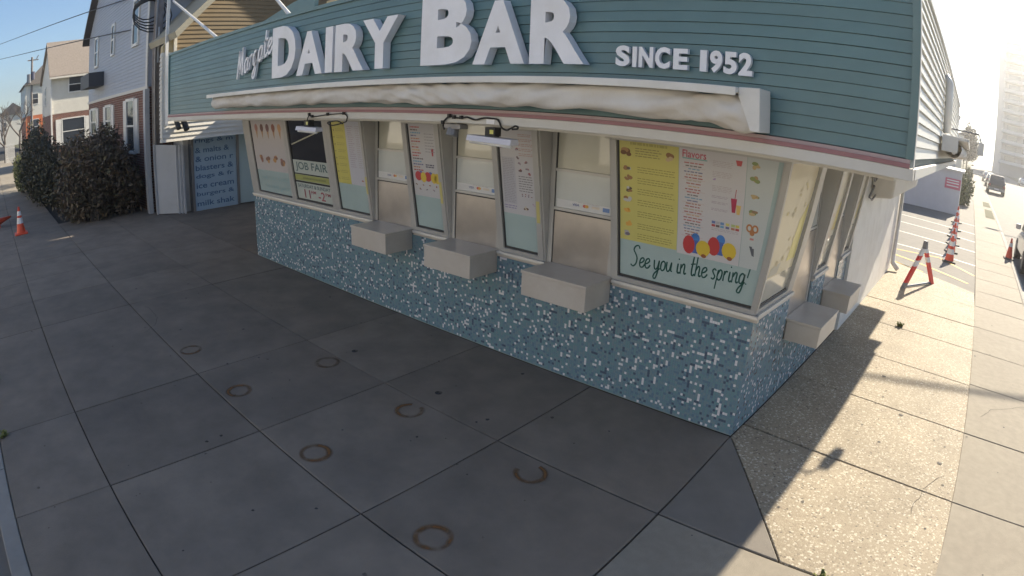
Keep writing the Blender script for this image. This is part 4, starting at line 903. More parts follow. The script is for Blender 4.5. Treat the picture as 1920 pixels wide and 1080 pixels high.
mb = MB(); mb.box(-24.9, -22.7, -.80, -.16, 4.08, 4.62, mat('dark_awning', (.05, .055, .07), .6)); mb.obj('window_awning', h1)
# neighbouring wing with the sunlit clapboards over the recess
an = thing('clapboard_wing', 'cream clapboard gable wall, sunlit below, shade coloured into the boards above, left behind the fascia', 'building', (-14, 2, 0))
mb = MB(); mb.box(-15.84, -14.96, .62, 9, 0, 2.0, WHITE); mb.obj('lower_wall', an)
mb = MB(); g = [(-.26, 2.03), (8.2, 2.03), (8.2, 4.7), (3.97, 8.4), (-.26, 4.5)]
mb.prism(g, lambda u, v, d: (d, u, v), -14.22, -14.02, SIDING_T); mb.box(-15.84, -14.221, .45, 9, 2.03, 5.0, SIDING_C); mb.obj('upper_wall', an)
mb = MB(); lap(mb, lambda u, o, z: Vector((-14.02 + o, u, z)), 2.03, 3.2, .115, lambda z: (-.26, 8.2), SIDING_C, .035); lap(mb, lambda u, o, z: Vector((-14.02 + o, u, z)), 3.18, 4.4, .115, lambda z: (-.26, .02), SIDING_C, .035); mb.obj('clapboards', an, kind='stuff')
mb = MB(); lap(mb, lambda u, o, z: Vector((-14.02 + o, u, z)), 3.18, 8.3, .115, lambda z: (.03 + max(0, (z - 4.75) / .92), 8.2 - max(0, (z - 4.7) / .9)), SHADEBOARD, .02); mb.obj('gable_boards', an, kind='stuff')
mb = MB(); lap(mb, lambda u, o, z: Vector((u, -.26 - o, z)), 2.03, 4.4, .115, lambda z: (-14.22, -14.0), SIDING_C, .03); mb.obj('clapboards', an, kind='stuff')
mb = MB(); mb.box(-14.03, -13.955, -.2, -.12, 2.45, 5.75, WHITE); mb.box(-14.0, -13.93, .03, .11, 3.0, 4.75, SIDING_C); mb.obj('corner_post', an)
mb = MB(); mb.hexa([(-15.9, -.10, 4.62), (-13.3, -.10, 4.62), (-13.3, 3.97, 8.47), (-15.9, 3.97, 8.47), (-15.9, -.16, 4.78), (-13.3, -.16, 4.78), (-13.3, 3.97, 8.62), (-15.9, 3.97, 8.62)], RAKE)
mb.hexa([(-15.9, 3.98, 8.47), (-13.3, 3.98, 8.47), (-13.3, 8.5, 4.5), (-15.9, 8.5, 4.5), (-15.9, 3.98, 8.62), (-13.3, 3.98, 8.62), (-13.3, 8.5, 4.65), (-15.9, 8.5, 4.65)], RAKE); mb.obj('roof', an)
mb = MB(); mb.tube([(-13.9, .1, 2.55), (-13.75, .12, 2.35)], .07, BLACK, 8); mb.tube([(-13.9, .3, 2.55), (-13.75, .34, 2.30)], .08, BLACK, 8); mb.obj('spotlight', an)
for p0, p1, lab in (((-14.0, -.04, 5.68), (-8.2, -1.06, 3.985), 'white steel brace from the wing corner post down to the parapet, left of the pair'), ((-11.5, 1.3, 5.75), (-5.66, -1.06, 3.985), 'white steel brace reaching the parapet above the first big letter')):
    mb = MB(); mb.tube([p0, p1], .028, WHITE, 8); tag(mb.obj('parapet_brace'), lab, 'brace')
rb = thing('rear_sun_blocker', 'tall pale sun blocker added behind the snack bar, hidden by the fascia', 'building', (-10.4, 14, 0))  # unseen block added to keep sun off the pavement by the recess
q = [(-11.775, 10), (-6.5, 10), (-6.5, 17), (-10.26, 17)]  # left side follows the sun direction so the wing clapboards stay lit
mb = MB(); mb.hexa([(a, b, -.1) for a, b in q] + [(a, b, 10) for a, b in q], SIDING_C); mb.obj('wall', rb)
mb = MB(); mb.hexa([(a, b, 10.001) for a, b in q] + [(a, b, 10.25) for a, b in q], SHINGLE_D); mb.obj('roof', rb)
# second house
h2 = thing('far_gabled_house', 'cream sided house with tan shingle roof and sunlit side, beyond the grey house', 'house', (-47.5, 4, 0))
mb = MB(); mb.box(-51.7, -43.74, -.15, 9, -.1, 3.55, BRICK); mb.obj('brick_storey', h2)
mb = MB(); mb.prism([(-51.7, 3.56), (-43.74, 3.56), (-43.74, 6.35), (-46.3, 8.75), (-51.7, 6.35)], lambda u, v, d: (u, d, v), -.15, 9, SIDING_C); mb.obj('upper_wall', h2)
mb = MB(); mb.hexa([(-43.3, -.35, 6.05), (-43.3, 9.2, 6.05), (-46.3, 9.2, 8.8), (-46.3, -.35, 8.8), (-43.3, -.35, 6.2), (-43.3, 9.2, 6.2), (-46.3, 9.2, 8.98), (-46.3, -.35, 8.98)], SHINGLE)
mb.hexa([(-52.1, -.35, 6.15), (-46.31, -.35, 8.8), (-46.31, 9.2, 8.8), (-52.1, 9.2, 6.15), (-52.1, -.35, 6.3), (-46.31, -.35, 8.98), (-46.31, 9.2, 8.98), (-52.1, 9.2, 6.3)], SHINGLE); mb.obj('roof', h2)
mb = MB(); mb.box(-43.32, -43.2, -.35, 9.2, 6.0, 6.12, SIDING_C); mb.box(-43.76, -43.66, -.22, -.1, 0, 6.1, WHITE); mb.obj('trim', h2)
F2 = lambda u, o, z: Vector((-43.74 + o, u, z))
house_window(h2, F2, 1.25, 2.35, 5.0, 6.0); house_window(h2, F2, .7, 2.4, 1.4, 3.1, .45, SKYGLASS)
house_window(h2, lambda u, o, z: Vector((u, -.15 - o, z)), -48.6, -47.8, 4.4, 5.7)
# third, low sun-struck house
h3 = thing('distant_house', 'distant house with dark roof and orange sunlit lower wall, behind the bare tree', 'house', (-96, 5, 0))
mb = MB(); mb.box(-104, -90, .6, 8, -.1, 4.6, mat('orange_stucco', (.55, .16, .06), .8, var=.1)); mb.obj('lower_wall', h3)
mb = MB(); mb.box(-104, -90, .6, 8, 4.61, 9.0, SIDING_C); mb.obj('upper_wall', h3)
mb = MB(); mb.prism([(.2, 8.9), (8.6, 8.9), (4.4, 12.4)], lambda u, v, d: (d, u, v), -104.5, -89.5, SHINGLE); mb.obj('roof', h3)
house_window(h3, lambda u, o, z: Vector((-90 + o, u, z)), 1.4, 2.6, 2.0, 4.0, 0, SKYGLASS); house_window(h3, lambda u, o, z: Vector((-90 + o, u, z)), 1.6, 2.6, 6.2, 7.6)
h4 = thing('row_house', 'small pale row house with flat dark roof, farthest left down the street', 'house', (-150, 4, 0))
mb = MB(); mb.box(-160, -140, -3.0, 4, -.1, 6.5, SIDING_C); mb.obj('wall', h4)
mb = MB(); mb.prism([(-3.4, 6.5), (4.4, 6.5), (.5, 9.0)], lambda u, v, d: (d, u, v), -160.5, -139.5, SHINGLE_D); mb.obj('roof', h4)
house_window(h4, lambda u, o, z: Vector((-140 + o, u, z)), -2.2, -1.2, 3.2, 5.0)
fe = thing('picket_fence', 'short white picket fence on the far pavement at the left edge', 'fence', (-60, -3, 0))
for k in range(14):
    mb = MB(); x = -60.0 + .0 * k; y = -3.55 + .075 * k; mb.box(x, x + .03, y, y + .05, 0, 1.75, WHITE); mb.obj('picket', fe)
for z in (.4, 1.3):
    mb = MB(); mb.box(-60.03, -60.0, -3.55, -2.5, z, z + .1, WHITE); mb.obj('rail', fe)

# ------------------------------------------------------------------ poles, wires
po = thing('utility_pole', 'weathered grey wooden utility pole with cable loops, beside the grey house', 'utility pole', (-15.62, .06, 0))
mb = MB(); mb.tube([(-15.62, .06, 0), (-15.60, .05, 4), (-15.58, .04, 9.2)], .17, WOODPOLE, 12, .13); mb.obj('pole', po, smooth=True)
mb = MB(); mb.tube([(-15.44, -.06, 1.6), (-15.42, -.06, 6.3)], .03, GREYMETAL, 6); mb.tube([(-15.42, .02, 4.2), (-15.42, .02, 5.2)], .03, GATE, 6); mb.obj('conduit', po)
mb = MB()
for k in range(5):
    c0 = Vector((-15.6, -.35 + .05 * k, 5.75 - .05 * k)); r = .30 + .04 * k
    mb.tube([c0 + Vector((0, r * 1.3 * math.cos(t * .45), r * math.sin(t * .45))) for t in range(15)], .02, BLACK, 5)
mb.obj('cable_loop', po)
fp = thing('street_pole', 'distant thin utility pole with transformers against the blue sky', 'utility pole', (-90, 1.6, 0))
mb = MB(); mb.tube([(-90, 1.6, 0), (-90, 1.6, 12.8)], .17, WOODPOLE, 8); mb.obj('pole', fp)
mb = MB(); mb.tube([(-89.7, 1.15, 9.2), (-89.7, 1.15, 10.4)], .36, GREYMETAL, 10); mb.obj('transformer', fp)
mb = MB(); mb.tube([(-89.7, 1.75, 9.6), (-89.7, 1.75, 10.7)], .34, mat('dark_transformer', (.06, .06, .1), .5), 10); mb.obj('transformer', fp)
mb = MB(); mb.box(-90.1, -89.9, .9, 2.6, 12.3, 12.45, WOODPOLE); mb.tube([(-90, 2.3, 12.5), (-90, 2.6, 13.0)], .08, GREYMETAL, 6); mb.obj('crossarm', fp)
for z0, q, lab in ((6.35, (-60, -4.13, 11.27), 'upper black overhead wire from the near pole across the sky'), (5.3, (-60, -4.06, 9.86), 'lower black overhead wire from the near pole across the sky')):
    a = Vector((-15.7, .1, z0)); b = Vector(q) + (Vector(q) - a) * .5; mb = MB()
    mb.tube([a + (b - a) * (k / 20) - Vector((0, 0, .9 * 4 * (k / 20) * (1 - k / 20) * .5)) + Vector((0, 0, .32 * 1.0 * 4 * (k / 20) * (1 - k / 20))) for k in range(21)], .022, BLACK, 5); tag(mb.obj('overhead_wire'), lab, 'wire')

mb = MB(); a, b = Vector((-6.6, 14.15, 9.25)), Vector((16.5, 21.7, 9.25))
mb.tube([a + (b - a) * (k / 16) - Vector((0, 0, 1.0 * (k / 16) * (1 - k / 16))) for k in range(17)], .045, BLACK, 6)
tag(mb.obj('overhead_cable'), 'thick overhead cable crossing high above the side street from the added rear block', 'cable')
sp_ = thing('utility_pole', 'utility pole on the far pavement of the side street holding the overhead cable', 'utility pole', (16.6, 21.75, 0))
mb = MB(); mb.tube([(16.6, 21.75, -.12), (16.6, 21.75, 9.8)], .16, WOODPOLE, 10, .12); mb.obj('pole', sp_)
mb = MB(); mb.box(16.5, 16.7, 20.9, 22.6, 9.3, 9.42, WOODPOLE); mb.obj('crossarm', sp_)

# ------------------------------------------------------------------ plants
def leafy(name, label, cat, blobs, n, size, lm, stems=True, bark=BARK, seed=3):
    rr = random.Random(seed); base = blobs[0]
    t = thing(name, label, cat, (base[0], base[1], 0)); mb = MB()
    tot = sum(b[3] * b[4] * b[5] for b in blobs)
    for bx_, by, bz, rx, ry, rz in blobs:
        for _ in range(int(n * rx * ry * rz / tot)):
            d = Vector((rr.gauss(0, 1), rr.gauss(0, 1), rr.gauss(0, 1))).normalized(); r = rr.random() ** .33
            r *= 1 + .13 * math.sin(7 * d.x + 3 * d.z) + .10 * math.sin(11 * d.y + 5 * d.z)
            if rr.random() < .04: r *= 1.12
            p = Vector((bx_ + d.x * rx * r, by + d.y * ry * r, bz + d.z * rz * r))
            if p.z < .03: continue
            a = Vector((rr.gauss(0, 1), rr.gauss(0, 1), rr.gauss(0, 1))).normalized(); b = a.cross(Vector((rr.gauss(0, 1), rr.gauss(0, 1), rr.gauss(0, 1)))).normalized()
            s = size * rr.uniform(.5, 1.3)
            mb.poly([p - a * s, p + b * s * .45, p + a * s, p - b * s * .45], lm)
    mb.obj('crown', t)
    if stems:
        mb = MB()
        for bx_, by, bz, rx, ry, rz in blobs:
            for _ in range(14):
                a = Vector((bx_ + rr.uniform(-.3, .3) * rx, by + rr.uniform(-.3, .3) * ry, 0)); b = Vector((bx_ + rr.uniform(-.85, .85) * rx, by + rr.uniform(-.85, .85) * ry, bz + rr.uniform(.2, .95) * rz))
                mb.tube([a, (a + b) / 2 + Vector((rr.uniform(-.1, .1), rr.uniform(-.1, .1), .1)), b], .025, bark, 5, .008)
        mb.obj('stem', t)
    return t
SHRUB = leaf_mat('dormant_leaf', [(.070, .058, .034), (.115, .080, .052), (.074, .074, .038), (.14, .095, .066), (.06, .052, .036), (.21, .165, .11)])
EVERG = leaf_mat('evergreen_leaf', [(.030, .034, .018), (.055, .058, .030), (.04, .042, .022), (.075, .062, .04)])
YEW = leaf_mat('hedge_leaf', [(.05, .07, .02), (.09, .11, .03), (.14, .14, .05)])  # green leaf tones for the hedge and low bushes
leafy('large_shrub', 'large dark brown green shrub in front of the grey house', 'shrub', [(-17.0, -1.55, 1.15, 1.35, 1.25, 1.30), (-18.6, -1.4, 1.0, 1.5, 1.3, 1.15), (-16.9, -2.0, .6, 1.1, .95, .7), (-16.6, -.75, .8, .8, .55, .8), (-17.3, -1.2, 2.2, .55, .5, .45), (-16.3, -1.9, 1.9, .5, .45, .5), (-18.2, -2.1, 1.9, .5, .45, .45), (-19.6, -1.9, 1.5, .8, .7, .8)], 21000, .075, SHRUB)
leafy('evergreen_shrub', 'dark evergreen shrub behind the large brown one, at the pavement edge', 'shrub', [(-25, -2.9, 1.2, 1.6, .75, 1.45), (-22.5, -2.6, 1.0, 1.6, .9, 1.2), (-28, -2.6, 1.5, 1.5, .9, 1.5), (-20.6, -2.1, .95, 1.4, 1.0, 1.15)], 14000, .085, EVERG)
leafy('hedge_plant', 'sunlit green hedge plant overhanging the far pavement', 'hedge', [(-29, -3.45, .7, 2.2, .35, .7), (-33.5, -3.3, .8, 2.0, .4, .8)], 3500, .07, YEW)
def bare_tree(x, y, h, label, seed, spread=1.0):
    rr = random.Random(seed); t = thing('bare_tree', label, 'tree', (x, y, 0)); tr = MB(); br = MB()
    def grow(p, d, l, r, lev):
        q = p + d * l; m = (p + q) / 2 + Vector((rr.uniform(-1, 1), rr.uniform(-1, 1), 0)) * l * .06
        (tr if lev == 0 else br).tube([p, m, q], r, BARK, 7 if lev == 0 else 4, r * .62, cap=False)
        if lev >= 5: return
        for _ in range(rr.choice((2, 3, 3)) if lev else 4):
            e = (d + Vector((rr.gauss(0, .5), rr.gauss(0, .5), rr.gauss(.15, .3))) * spread).normalized(); grow(p + d * l * rr.uniform(.6, 1), e, l * rr.uniform(.55, .8), r * .55, lev + 1)
    grow(Vector((x, y, 0)), Vector((0, 0, 1)), h * .3, h * .022, 0)
    tr.obj('trunk', t); br.obj('crown', t); return t
bare_tree(-62, -3.5, 8.0, 'bare branching tree against the sky, left of the distant house', 5)
bare_tree(-74, -1.2, 9.5, 'second bare tree, in front of the orange sunlit house', 9)
bare_tree(-105, -5.5, 8.5, 'farthest bare tree at the left edge of the view', 14)

# ------------------------------------------------------------------ cones and barricade
def cone_thing(name, label, h, base_mt, collars, loc, group=None):
    t = thing(name, label, 'traffic cone', (0, 0, 0), group); b = .19 * h / .7
    mb = MB(); mb.box(-b, b, -b, b, 0, .045, base_mt); mb.obj('base', t, bevel=.01)
    r0, r1 = .135 * h / .7, .028
    rad = lambda z: r0 + (r1 - r0) * (z - .045) / (h - .045)
    zs = [.046, h]; mb = MB(); mb.lathe([(rad(.046), .046), (rad(h), h), (0.001, h)], ORANGE, 18); mb.obj('cone', t, smooth=True)
    for z0, z1 in collars:
        mb = MB(); mb.lathe([(rad(z0) + .004, z0), (rad(z1) + .004, z1)], WHITEREF, 18); mb.obj('collar', t, smooth=True)
    t.location = loc; return t
LOTC = [(2.12, 12.35), (2.20, 14.1), (2.28, 15.7), (2.36, 17.6), (2.46, 19.7), (2.60, 22.6)]
LAB = ['orange cone with white collars and grey base, nearest in the parking lot row', 'second cone of the lot row, just behind the nearest', 'third cone of the lot row, before the grey wall', 'fourth cone of the lot row, counted from the nearest', 'fifth cone of the lot row, second from the far end', 'farthest cone of the lot row, by the end of the grey wall']
c0 = cone_thing('traffic_cone', LAB[0], .72, RUBBERBASE, ((.22, .36), (.44, .56)), (LOTC[0][0], LOTC[0][1], -.028), 'cones in a row across the parking lot')
for k in range(1, 6): copy_tree(c0, (LOTC[k][0], LOTC[k][1], -.028), .2 * k, LAB[k])
cone_thing('traffic_cone', 'plain orange cone on a grey base at the kerb by the silver car', .67, RUBBERBASE, ((.40, .52),), (4.37, 15.6, .0))
cone_thing('traffic_cone', 'orange cone with two white collars on the shaded pavement left of the shrub', .76, ORANGE, ((.30, .46), (.52, .64)), (-16.75, -4.22, 0.002))
cl = cone_thing('traffic_cone', 'orange cone lying on its side at the left edge of the view', .62, ORANGE, (), (-19.0, -4.98, .16)); cl.rotation_euler = (math.radians(-84), 0, .5)
ba = thing('a_frame_barricade', 'folding A frame barricade with red and white striped legs on sunlit slabs', 'barricade', (1.35, 8.26, 0))
f0, f1 = Vector((1.035, 7.70, 0)), Vector((1.665, 8.82, 0)); ap = (f0 + f1) / 2 + Vector((0, 0, .80)); dv = (f1 - f0).normalized(); nv = Vector((dv.y, -dv.x, 0))
def striped(pa, pb, w, th, pat, nm):
    d = (pb - pa).normalized(); q = dv * (w / 2); e = nv * (th / 2); mb = MB()
    for s0, s1, m_ in pat:
        a, b = pa + (pb - pa) * s0, pa + (pb - pa) * s1
        mb.hexa([a - q - e, a + q - e, a + q + e, a - q + e, b - q - e, b + q - e, b + q + e, b - q + e], m_)
    return mb.obj(nm, ba)
striped(f0, ap - dv * .04, .14, .06, ((.0, .14, GREYMETAL), (.14, .55, REDREF), (.55, .70, WHITEREF), (.70, .82, REDREF), (.82, 1, WHITEREF)), 'leg')
striped(f1, ap + dv * .04, .14, .05, ((.0, .62, REDREF), (.62, .76, WHITEREF), (.76, .88, REDREF), (.88, 1, WHITEREF)), 'leg')
mb = MB(); mb.hexa([ap - dv * .05 - nv * .05, ap + dv * .05 - nv * .05, ap + dv * .05 + nv * .05, ap - dv * .05 + nv * .05] + [ap - dv * .035 - nv * .04 + Vector((0, 0, .16)), ap + dv * .035 - nv * .04 + Vector((0, 0, .16)), ap + dv * .035 + nv * .04 + Vector((0, 0, .16)), ap - dv * .035 + nv * .04 + Vector((0, 0, .16))], GREYMETAL); mb.obj('handle', ba)
mb = MB(); a, b = f0 + (ap - f0) * .52, f1 + (ap - f1) * .52
mb.tube([f0 + Vector((0, 0, .03)), f1 + Vector((0, 0, .03))], .022, GREYMETAL, 6); mb.obj('spreader_bar', ba)

# ------------------------------------------------------------------ cars
def car(name, label, paint, loc, rotz, L=4.7, W=1.86, H=1.68, boxy=1.0):
    t = thing(name, label, 'car'); hw = W / 2
    # stations along the length (0 rear .. 1 front): z of hood/belt line
    prof = [(0, .55, .86, .93), (.02, .42, 1.0, .97), (.10, .36, 1.03, 1.0), (.5, .30, 1.02, 1.0), (.70, .30, .98, 1.0), (.80, .34, .92, .99), (.95, .36, .80, .94), (1.0, .45, .68, .86)]
    mb = MB(); i = mb.mi(paint); n = 8
    for s, zb, zt, k in prof:
        y = (s - .5) * L; w = hw * k
        mb.v += [(-w * .92, y, zb), (-w, y, zb + .12), (-w, y, zt - .10), (-w * .94, y, zt), (w * .94, y, zt), (w, y, zt - .10), (w, y, zb + .12), (w * .92, y, zb)]
    for a in range(len(prof) - 1):
        for j in range(n): mb.f.append((a * n + j, a * n + (j + 1) % n, (a + 1) * n + (j + 1) % n, (a + 1) * n + j)); mb.m.append(i)
    mb.f += [tuple(range(n)), tuple(reversed(range((len(prof) - 1) * n, len(prof) * n)))]; mb.m += [i, i]
    mb.obj('body', t, smooth=False, bevel=.03)
    r0, r1 = -.46 * L, .22 * L
    mb = MB(); b = [(-hw * .93, r0, 1.0), (hw * .93, r0, 1.0), (hw * .93, r1 + .35, .98), (-hw * .93, r1 + .35, .98)]; tp = [(-hw * .74, r0 + .25, H), (hw * .74, r0 + .25, H), (hw * .74, r1 - .35, H), (-hw * .74, r1 - .35, H)]
    mb.hexa(b + tp, paint); mb.obj('cabin', t, bevel=.05)
    def lerp(a, b, s): return Vector(a) + (Vector(b) - Vector(a)) * s
    def win(p0, p1, p2, p3, nrm, nm):
        m2 = MB(); q = [Vector(p) + Vector(nrm) * .012 for p in (p0, p1, p2, p3)]; e = [Vector(p) + Vector(nrm) * .004 - Vector(nrm) * .02 for p in (p0, p1, p2, p3)]; m2.hexa(e + q, DARKGLASS); m2.obj(nm, t)
    win(lerp(b[0], b[1], .07) + Vector((0, .05, .08)), lerp(b[0], b[1], .93) + Vector((0, .05, .08)), lerp(tp[0], tp[1], .92) - Vector((0, .03, .12)), lerp(tp[0], tp[1], .08) - Vector((0, .03, .12)), (0, -1, .25), 'rear_window')
    win(lerp(b[2], b[3], .07) + Vector((0, -.05, .08)), lerp(b[2], b[3], .93) + Vector((0, -.05, .08)), lerp(tp[2], tp[3], .92) + Vector((0, .03, -.1)), lerp(tp[2], tp[3], .08) + Vector((0, .03, -.1)), (0, 1, .5), 'windscreen')
    for sx in (0, 1):
        A, B, C_, D = (b[0], b[3], tp[3], tp[0]) if sx == 0 else (b[1], b[2], tp[2], tp[1]); nr = (-1, 0, .25) if sx == 0 else (1, 0, .25)
        for s0, s1 in ((.06, .34), (.37, .63), (.66, .92)):
            P = [lerp(lerp(A, B, s0), lerp(D, C_, s0), .10), lerp(lerp(A, B, s1), lerp(D, C_, s1), .10), lerp(lerp(A, B, s1), lerp(D, C_, s1), .86), lerp(lerp(A, B, s0), lerp(D, C_, s0), .86)]
            win(*P, nr, 'side_window')
    for sx in (-1, 1):
        for y in (-.30 * L, .31 * L):
            w_ = bpy.data.objects.new('wheel', None); m2 = MB(); m2.tube([(sx * (hw - .22), y, .34), (sx * (hw + .01), y, .34)], .34, BLACK, 20); m2.tube([(sx * (hw - .05), y, .34), (sx * (hw + .02), y, .34)], .21, GREYMETAL, 14); m2.obj('wheel', t); bpy.data.objects.remove(w_)
        m2 = MB(); x = sx * hw * .82; m2.box(x - .11, x + .11, -.5 * L - .012, -.48 * L, .78, 1.0, mat('tail_red', (.30, .02, .02), .3)); m2.obj('tail_light', t)
        m2 = MB(); x = sx * hw * .68; m2.box(x - .16, x + .16, .485 * L, .5 * L + .012, .60, .74, mat('headlamp', (.7, .7, .7), .15)); m2.obj('headlight', t)
        m2 = MB(); x = sx * (hw + .08); m2.box(x - .10, x + .10, r1 - .02, r1 + .10, 1.02, 1.19, paint); m2.obj('wing_mirror', t, bevel=.03)
    m2 = MB(); m2.box(-hw * .9, hw * .9, -.5 * L - .06, -.485 * L, .42, .66, paint if boxy > 1 else GREYMETAL); m2.box(-.26, .26, -.5 * L - .07, -.5 * L - .061, .52, .63, WHITEREF); m2.obj('bumper', t, bevel=.02)
    t.location = loc; t.rotation_euler = (0, 0, rotz); return t
SILVER = mat('silver_paint', (.40, .41, .43), .3, metal=.5, coat=.8); BLACKP = mat('black_paint', (.012, .012, .014), .25, coat=.8); WHITECAR = mat('white_car_paint', (.62, .62, .62), .3, coat=.8)
car('parked_minivan', 'silver minivan parked at the kerb, cut by the right edge of the view', SILVER, (5.70, 15.6, -.12), AS, L=4.95, W=1.95, H=1.85)
car('parked_suv', 'black sport utility vehicle seen from behind, parked far down the side street', BLACKP, (8.05, 59.6, -.12), AS, L=4.8, W=1.95, H=1.85)
car('parked_sedan', 'pale hatchback parked at the kerb beyond the black vehicle', SILVER, (9.1, 76, -.12), AS, L=4.3, W=1.8, H=1.5)
car('parked_sedan', 'white sedan parked farthest along the near kerb', WHITECAR, (9.9, 92, -.12), AS, L=4.5, W=1.8, H=1.45)
car('parked_sedan', 'white sedan parked across the side street below the tower', WHITECAR, (19.8, 118, -.12), AS, L=4.6, W=1.8, H=1.45)

# ------------------------------------------------------------------ the other side of the front street (behind the camera)
for x0, x1, h, m_, lab in ((-58, -40, 7.5, SIDING_C, 'cream row building across the front street, opposite the far houses'), (-37, -17, 8.5, WHITE, 'white row building across the front street, opposite the grey house'), (-14, 3, 8.0, SIDING_C, 'cream row building across the front street, opposite the snack bar'), (17, 36, 9.0, WHITE, 'white corner building diagonally across the crossing')):
    t = thing('row_building', lab, 'building', ((x0 + x1) / 2, -25, 0))
    mb = MB(); mb.box(x0, x1, -32, -19.5, -.1, h, m_); mb.obj('wall', t)
    mb = MB(); mb.box(x0 - .2, x1 + .2, -32.2, -19.3, h + .001, h + .3, SHINGLE_D); mb.obj('roof', t)
    for k in range(5):
        u = x0 + (x1 - x0) * (k + .5) / 5
        for z in (1.2, 4.6): house_window(t, lambda a, o, c: Vector((-a, -19.5 + o, c)), -u - .55, -u + .55, z, z + 1.6)
S = MB(); S.box(-400, 12, -19.4, -15.0, -.14, .0, CONC2); S.obj('opposite_sidewalk', kind='structure')

# ------------------------------------------------------------------ buildings and trees down the side street
nb = thing('grey_lot_building', 'low lavender grey building wall behind the parking lot, with a red sign', 'building', (-2, 28, 0))
mb = MB(); mb.hexa([(-9, 26.9, -.03), (2.72, 26.1, -.03), (2.95, 31, -.03), (-9, 31, -.03), (-9, 26.9, 2.0), (2.72, 26.1, 2.0), (2.95, 31, 2.0), (-9, 31, 2.0)], WALLGREY); mb.obj('wall', nb)
mb = MB(); mb.hexa([(-9.1, 26.75, 2.001), (2.84, 25.95, 2.001), (3.1, 31.1, 2.001), (-9.1, 31.1, 2.001), (-9.1, 26.75, 2.10), (2.84, 25.95, 2.10), (3.1, 31.1, 2.10), (-9.1, 31.1, 2.10)], TRIMW); mb.obj('roof', nb)
sgn = thing('wall_sign', 'faded red rectangular sign on the grey wall behind the cones', 'sign', (2.25, 26.1, 1.4))
mb = MB(); mb.hexa([(1.86, 26.14, 1.16), (2.70, 26.08, 1.16), (2.70, 26.06, 1.16), (1.86, 26.12, 1.16), (1.86, 26.14, 1.66), (2.70, 26.08, 1.66), (2.70, 26.06, 1.66), (1.86, 26.12, 1.66)], SIGNPINK); mb.obj('board', sgn)
mb = MB()
for z in (1.54, 1.42, 1.28):
    mb.hexa([(1.95, 26.112, z), (2.6, 26.066, z), (2.6, 26.063, z), (1.95, 26.109, z), (1.95, 26.112, z + .05), (2.6, 26.066, z + .05), (2.6, 26.063, z + .05), (1.95, 26.109, z + .05)], WHITEREF)
mb.obj('print', sgn)
def block(name, label, x0, x1, y0, y1, h, mt, roof=None, wins=()):
    t = thing(name, label, 'building', ((x0 + x1) / 2, (y0 + y1) / 2, 0))
    mb = MB(); mb.box(x0, x1, y0, y1, -.1, h, mt); mb.obj('wall', t)
    mb = MB(); mb.box(x0 - .15, x1 + .15, y0 - .15, y1 + .15, h + .001, h + .25, roof or TRIMW); mb.obj('roof', t)
    for u0, u1, z0, z1 in wins: house_window(t, lambda u, o, z: Vector((x1 + o, u, z)), u0, u1, z0, z1)
    return t
block('white_flat_building', 'white flat roofed building rising above the grey wall, right of the shop', -9, 2.35, 42, 56, 6.0, WHITE, wins=((44, 45.2, 3.2, 5), (48, 49.2, 3.2, 5)))
block('stepped_grey_building', 'grey stepped building beyond the white one on the side street', -6, 3.35, 62, 76, 6.6, SIDING_G, wins=((64, 65.2, 3.4, 5.2), (68, 69.2, 3.4, 5.2)))
block('side_street_house', 'farther pale house past the stepped grey building', -4, 4.9, 84, 98, 5.6, SIDING_C, SHINGLE)
TREEL = leaf_mat('street_tree_leaf', [(.05, .06, .04), (.08, .085, .06), (.06, .07, .045)])  # muted green leaf tones
for k, (x, y, s, lab) in enumerate(((6.2, 96, 1.0, 'thin leafy street tree, nearest of the group down the side street'), (7.4, 118, 1.25, 'taller street tree behind the first, down the side street'), (8.0, 150, 1.3, 'distant street tree before the tall tower'))):
    t = leafy('street_tree', lab, 'tree', [(x, y, 4.6 * s, 1.5 * s, 1.5 * s, 2.6 * s), (x + .8 * s, y, 3.6 * s, 1.2 * s, 1.3 * s, 1.3 * s)], 2600, .26, TREEL, stems=False, seed=30 + k)
    mb = MB(); mb.tube([(x, y, 0), (x + .1, y, 2.5 * s), (x, y, 5 * s)], .16, BARK, 7, .05); mb.obj('trunk', t)
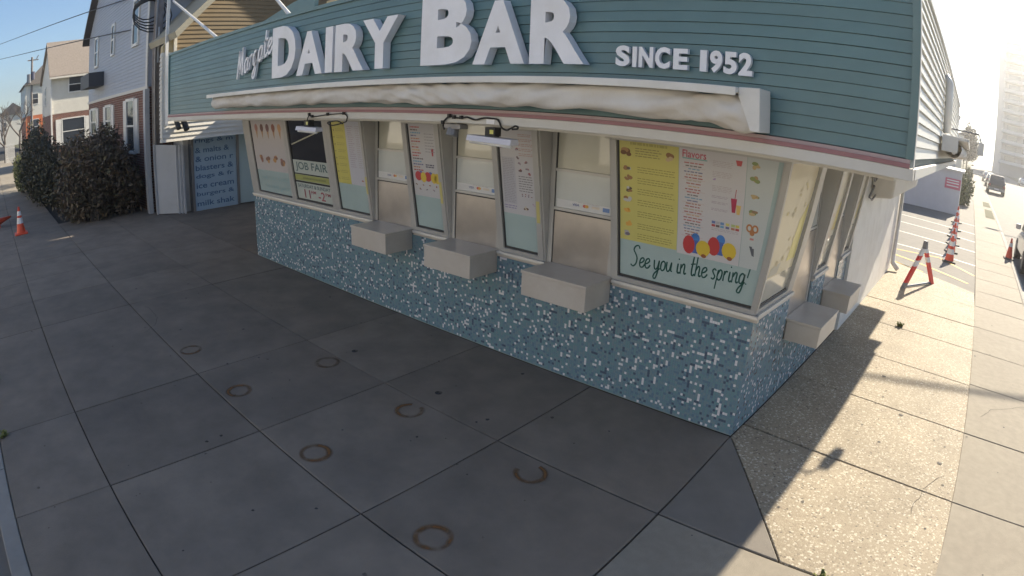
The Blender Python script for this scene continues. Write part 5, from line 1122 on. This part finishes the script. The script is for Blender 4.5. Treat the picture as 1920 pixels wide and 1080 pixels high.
for k, (x, y, lab) in enumerate(((3.35, 33.5, 'low yellow green bush by the pavement past the grey wall'), (3.85, 47, 'second low bush along the side street pavement'), (5.2, 66, 'third low bush farther along the side street'))):
    leafy('pavement_bush', lab, 'shrub', [(x, y, .8, .55, 1.4, .9)], 1400, .10, YEW, seed=50 + k)
tw_ = thing('apartment_tower', 'tall pale apartment tower at the right edge, far down the street', 'tower', (38, 195, 0))
mb = MB(); mb.box(22.0, 60, 190, 215, -.1, 46, PALECONCRETE); mb.obj('wall', tw_)
for z in range(14):
    mb = MB(); zz = 3.2 + 3.05 * z
    mb.box(21.4, 59, 188.4, 189.98, zz, zz + .25, PALECONCRETE); mb.box(21.4, 59, 188.4, 188.5, zz + .26, zz + 1.1, TRIMW); mb.obj('balcony', tw_)
for z in range(14):
    for k in range(6):
        mb = MB(); x = 23.2 + 6 * k; zz = 3.2 + 3.05 * z; mb.box(x, x + 4.0, 189.9, 189.97, zz + .5, zz + 2.6, SKYGLASS); mb.obj('window', tw_)
lm = thing('street_lamp', 'street lamp arm reaching in from the right edge before the tower', 'street lamp', (11.2, 40, 0))
mb = MB(); mb.tube([(11.2, 40, -.12), (11.2, 40, 8.3)], .10, GREYMETAL, 8, .07); mb.obj('pole', lm)
mb = MB(); mb.tube([(11.2, 40, 8.2), (9.6, 40, 9.4), (8.2, 40, 9.75)], .06, WHITE, 6); mb.obj('arm', lm)
mb = MB(); mb.box(7.7, 8.3, 39.85, 40.15, 9.68, 9.82, GREYMETAL); mb.obj('lamp_head', lm)

# ------------------------------------------------------------------ thin haze volume added to imitate lens glare
hz = bpy.data.materials.new('glare_haze'); hz.use_nodes = True; hn = hz.node_tree.nodes; hn.remove(hn['Principled BSDF'])
pv = hn.new('ShaderNodeVolumePrincipled'); pv.inputs['Color'].default_value = (.95, .95, .97, 1); pv.inputs['Density'].default_value = 0.0013; pv.inputs['Anisotropy'].default_value = 0.7
hz.node_tree.links.new(pv.outputs[0], hn['Material Output'].inputs['Volume'])
S = MB(); S.box(-710, 710, -710, 710, -1.2, 48, hz); S.obj('haze', kind='stuff')
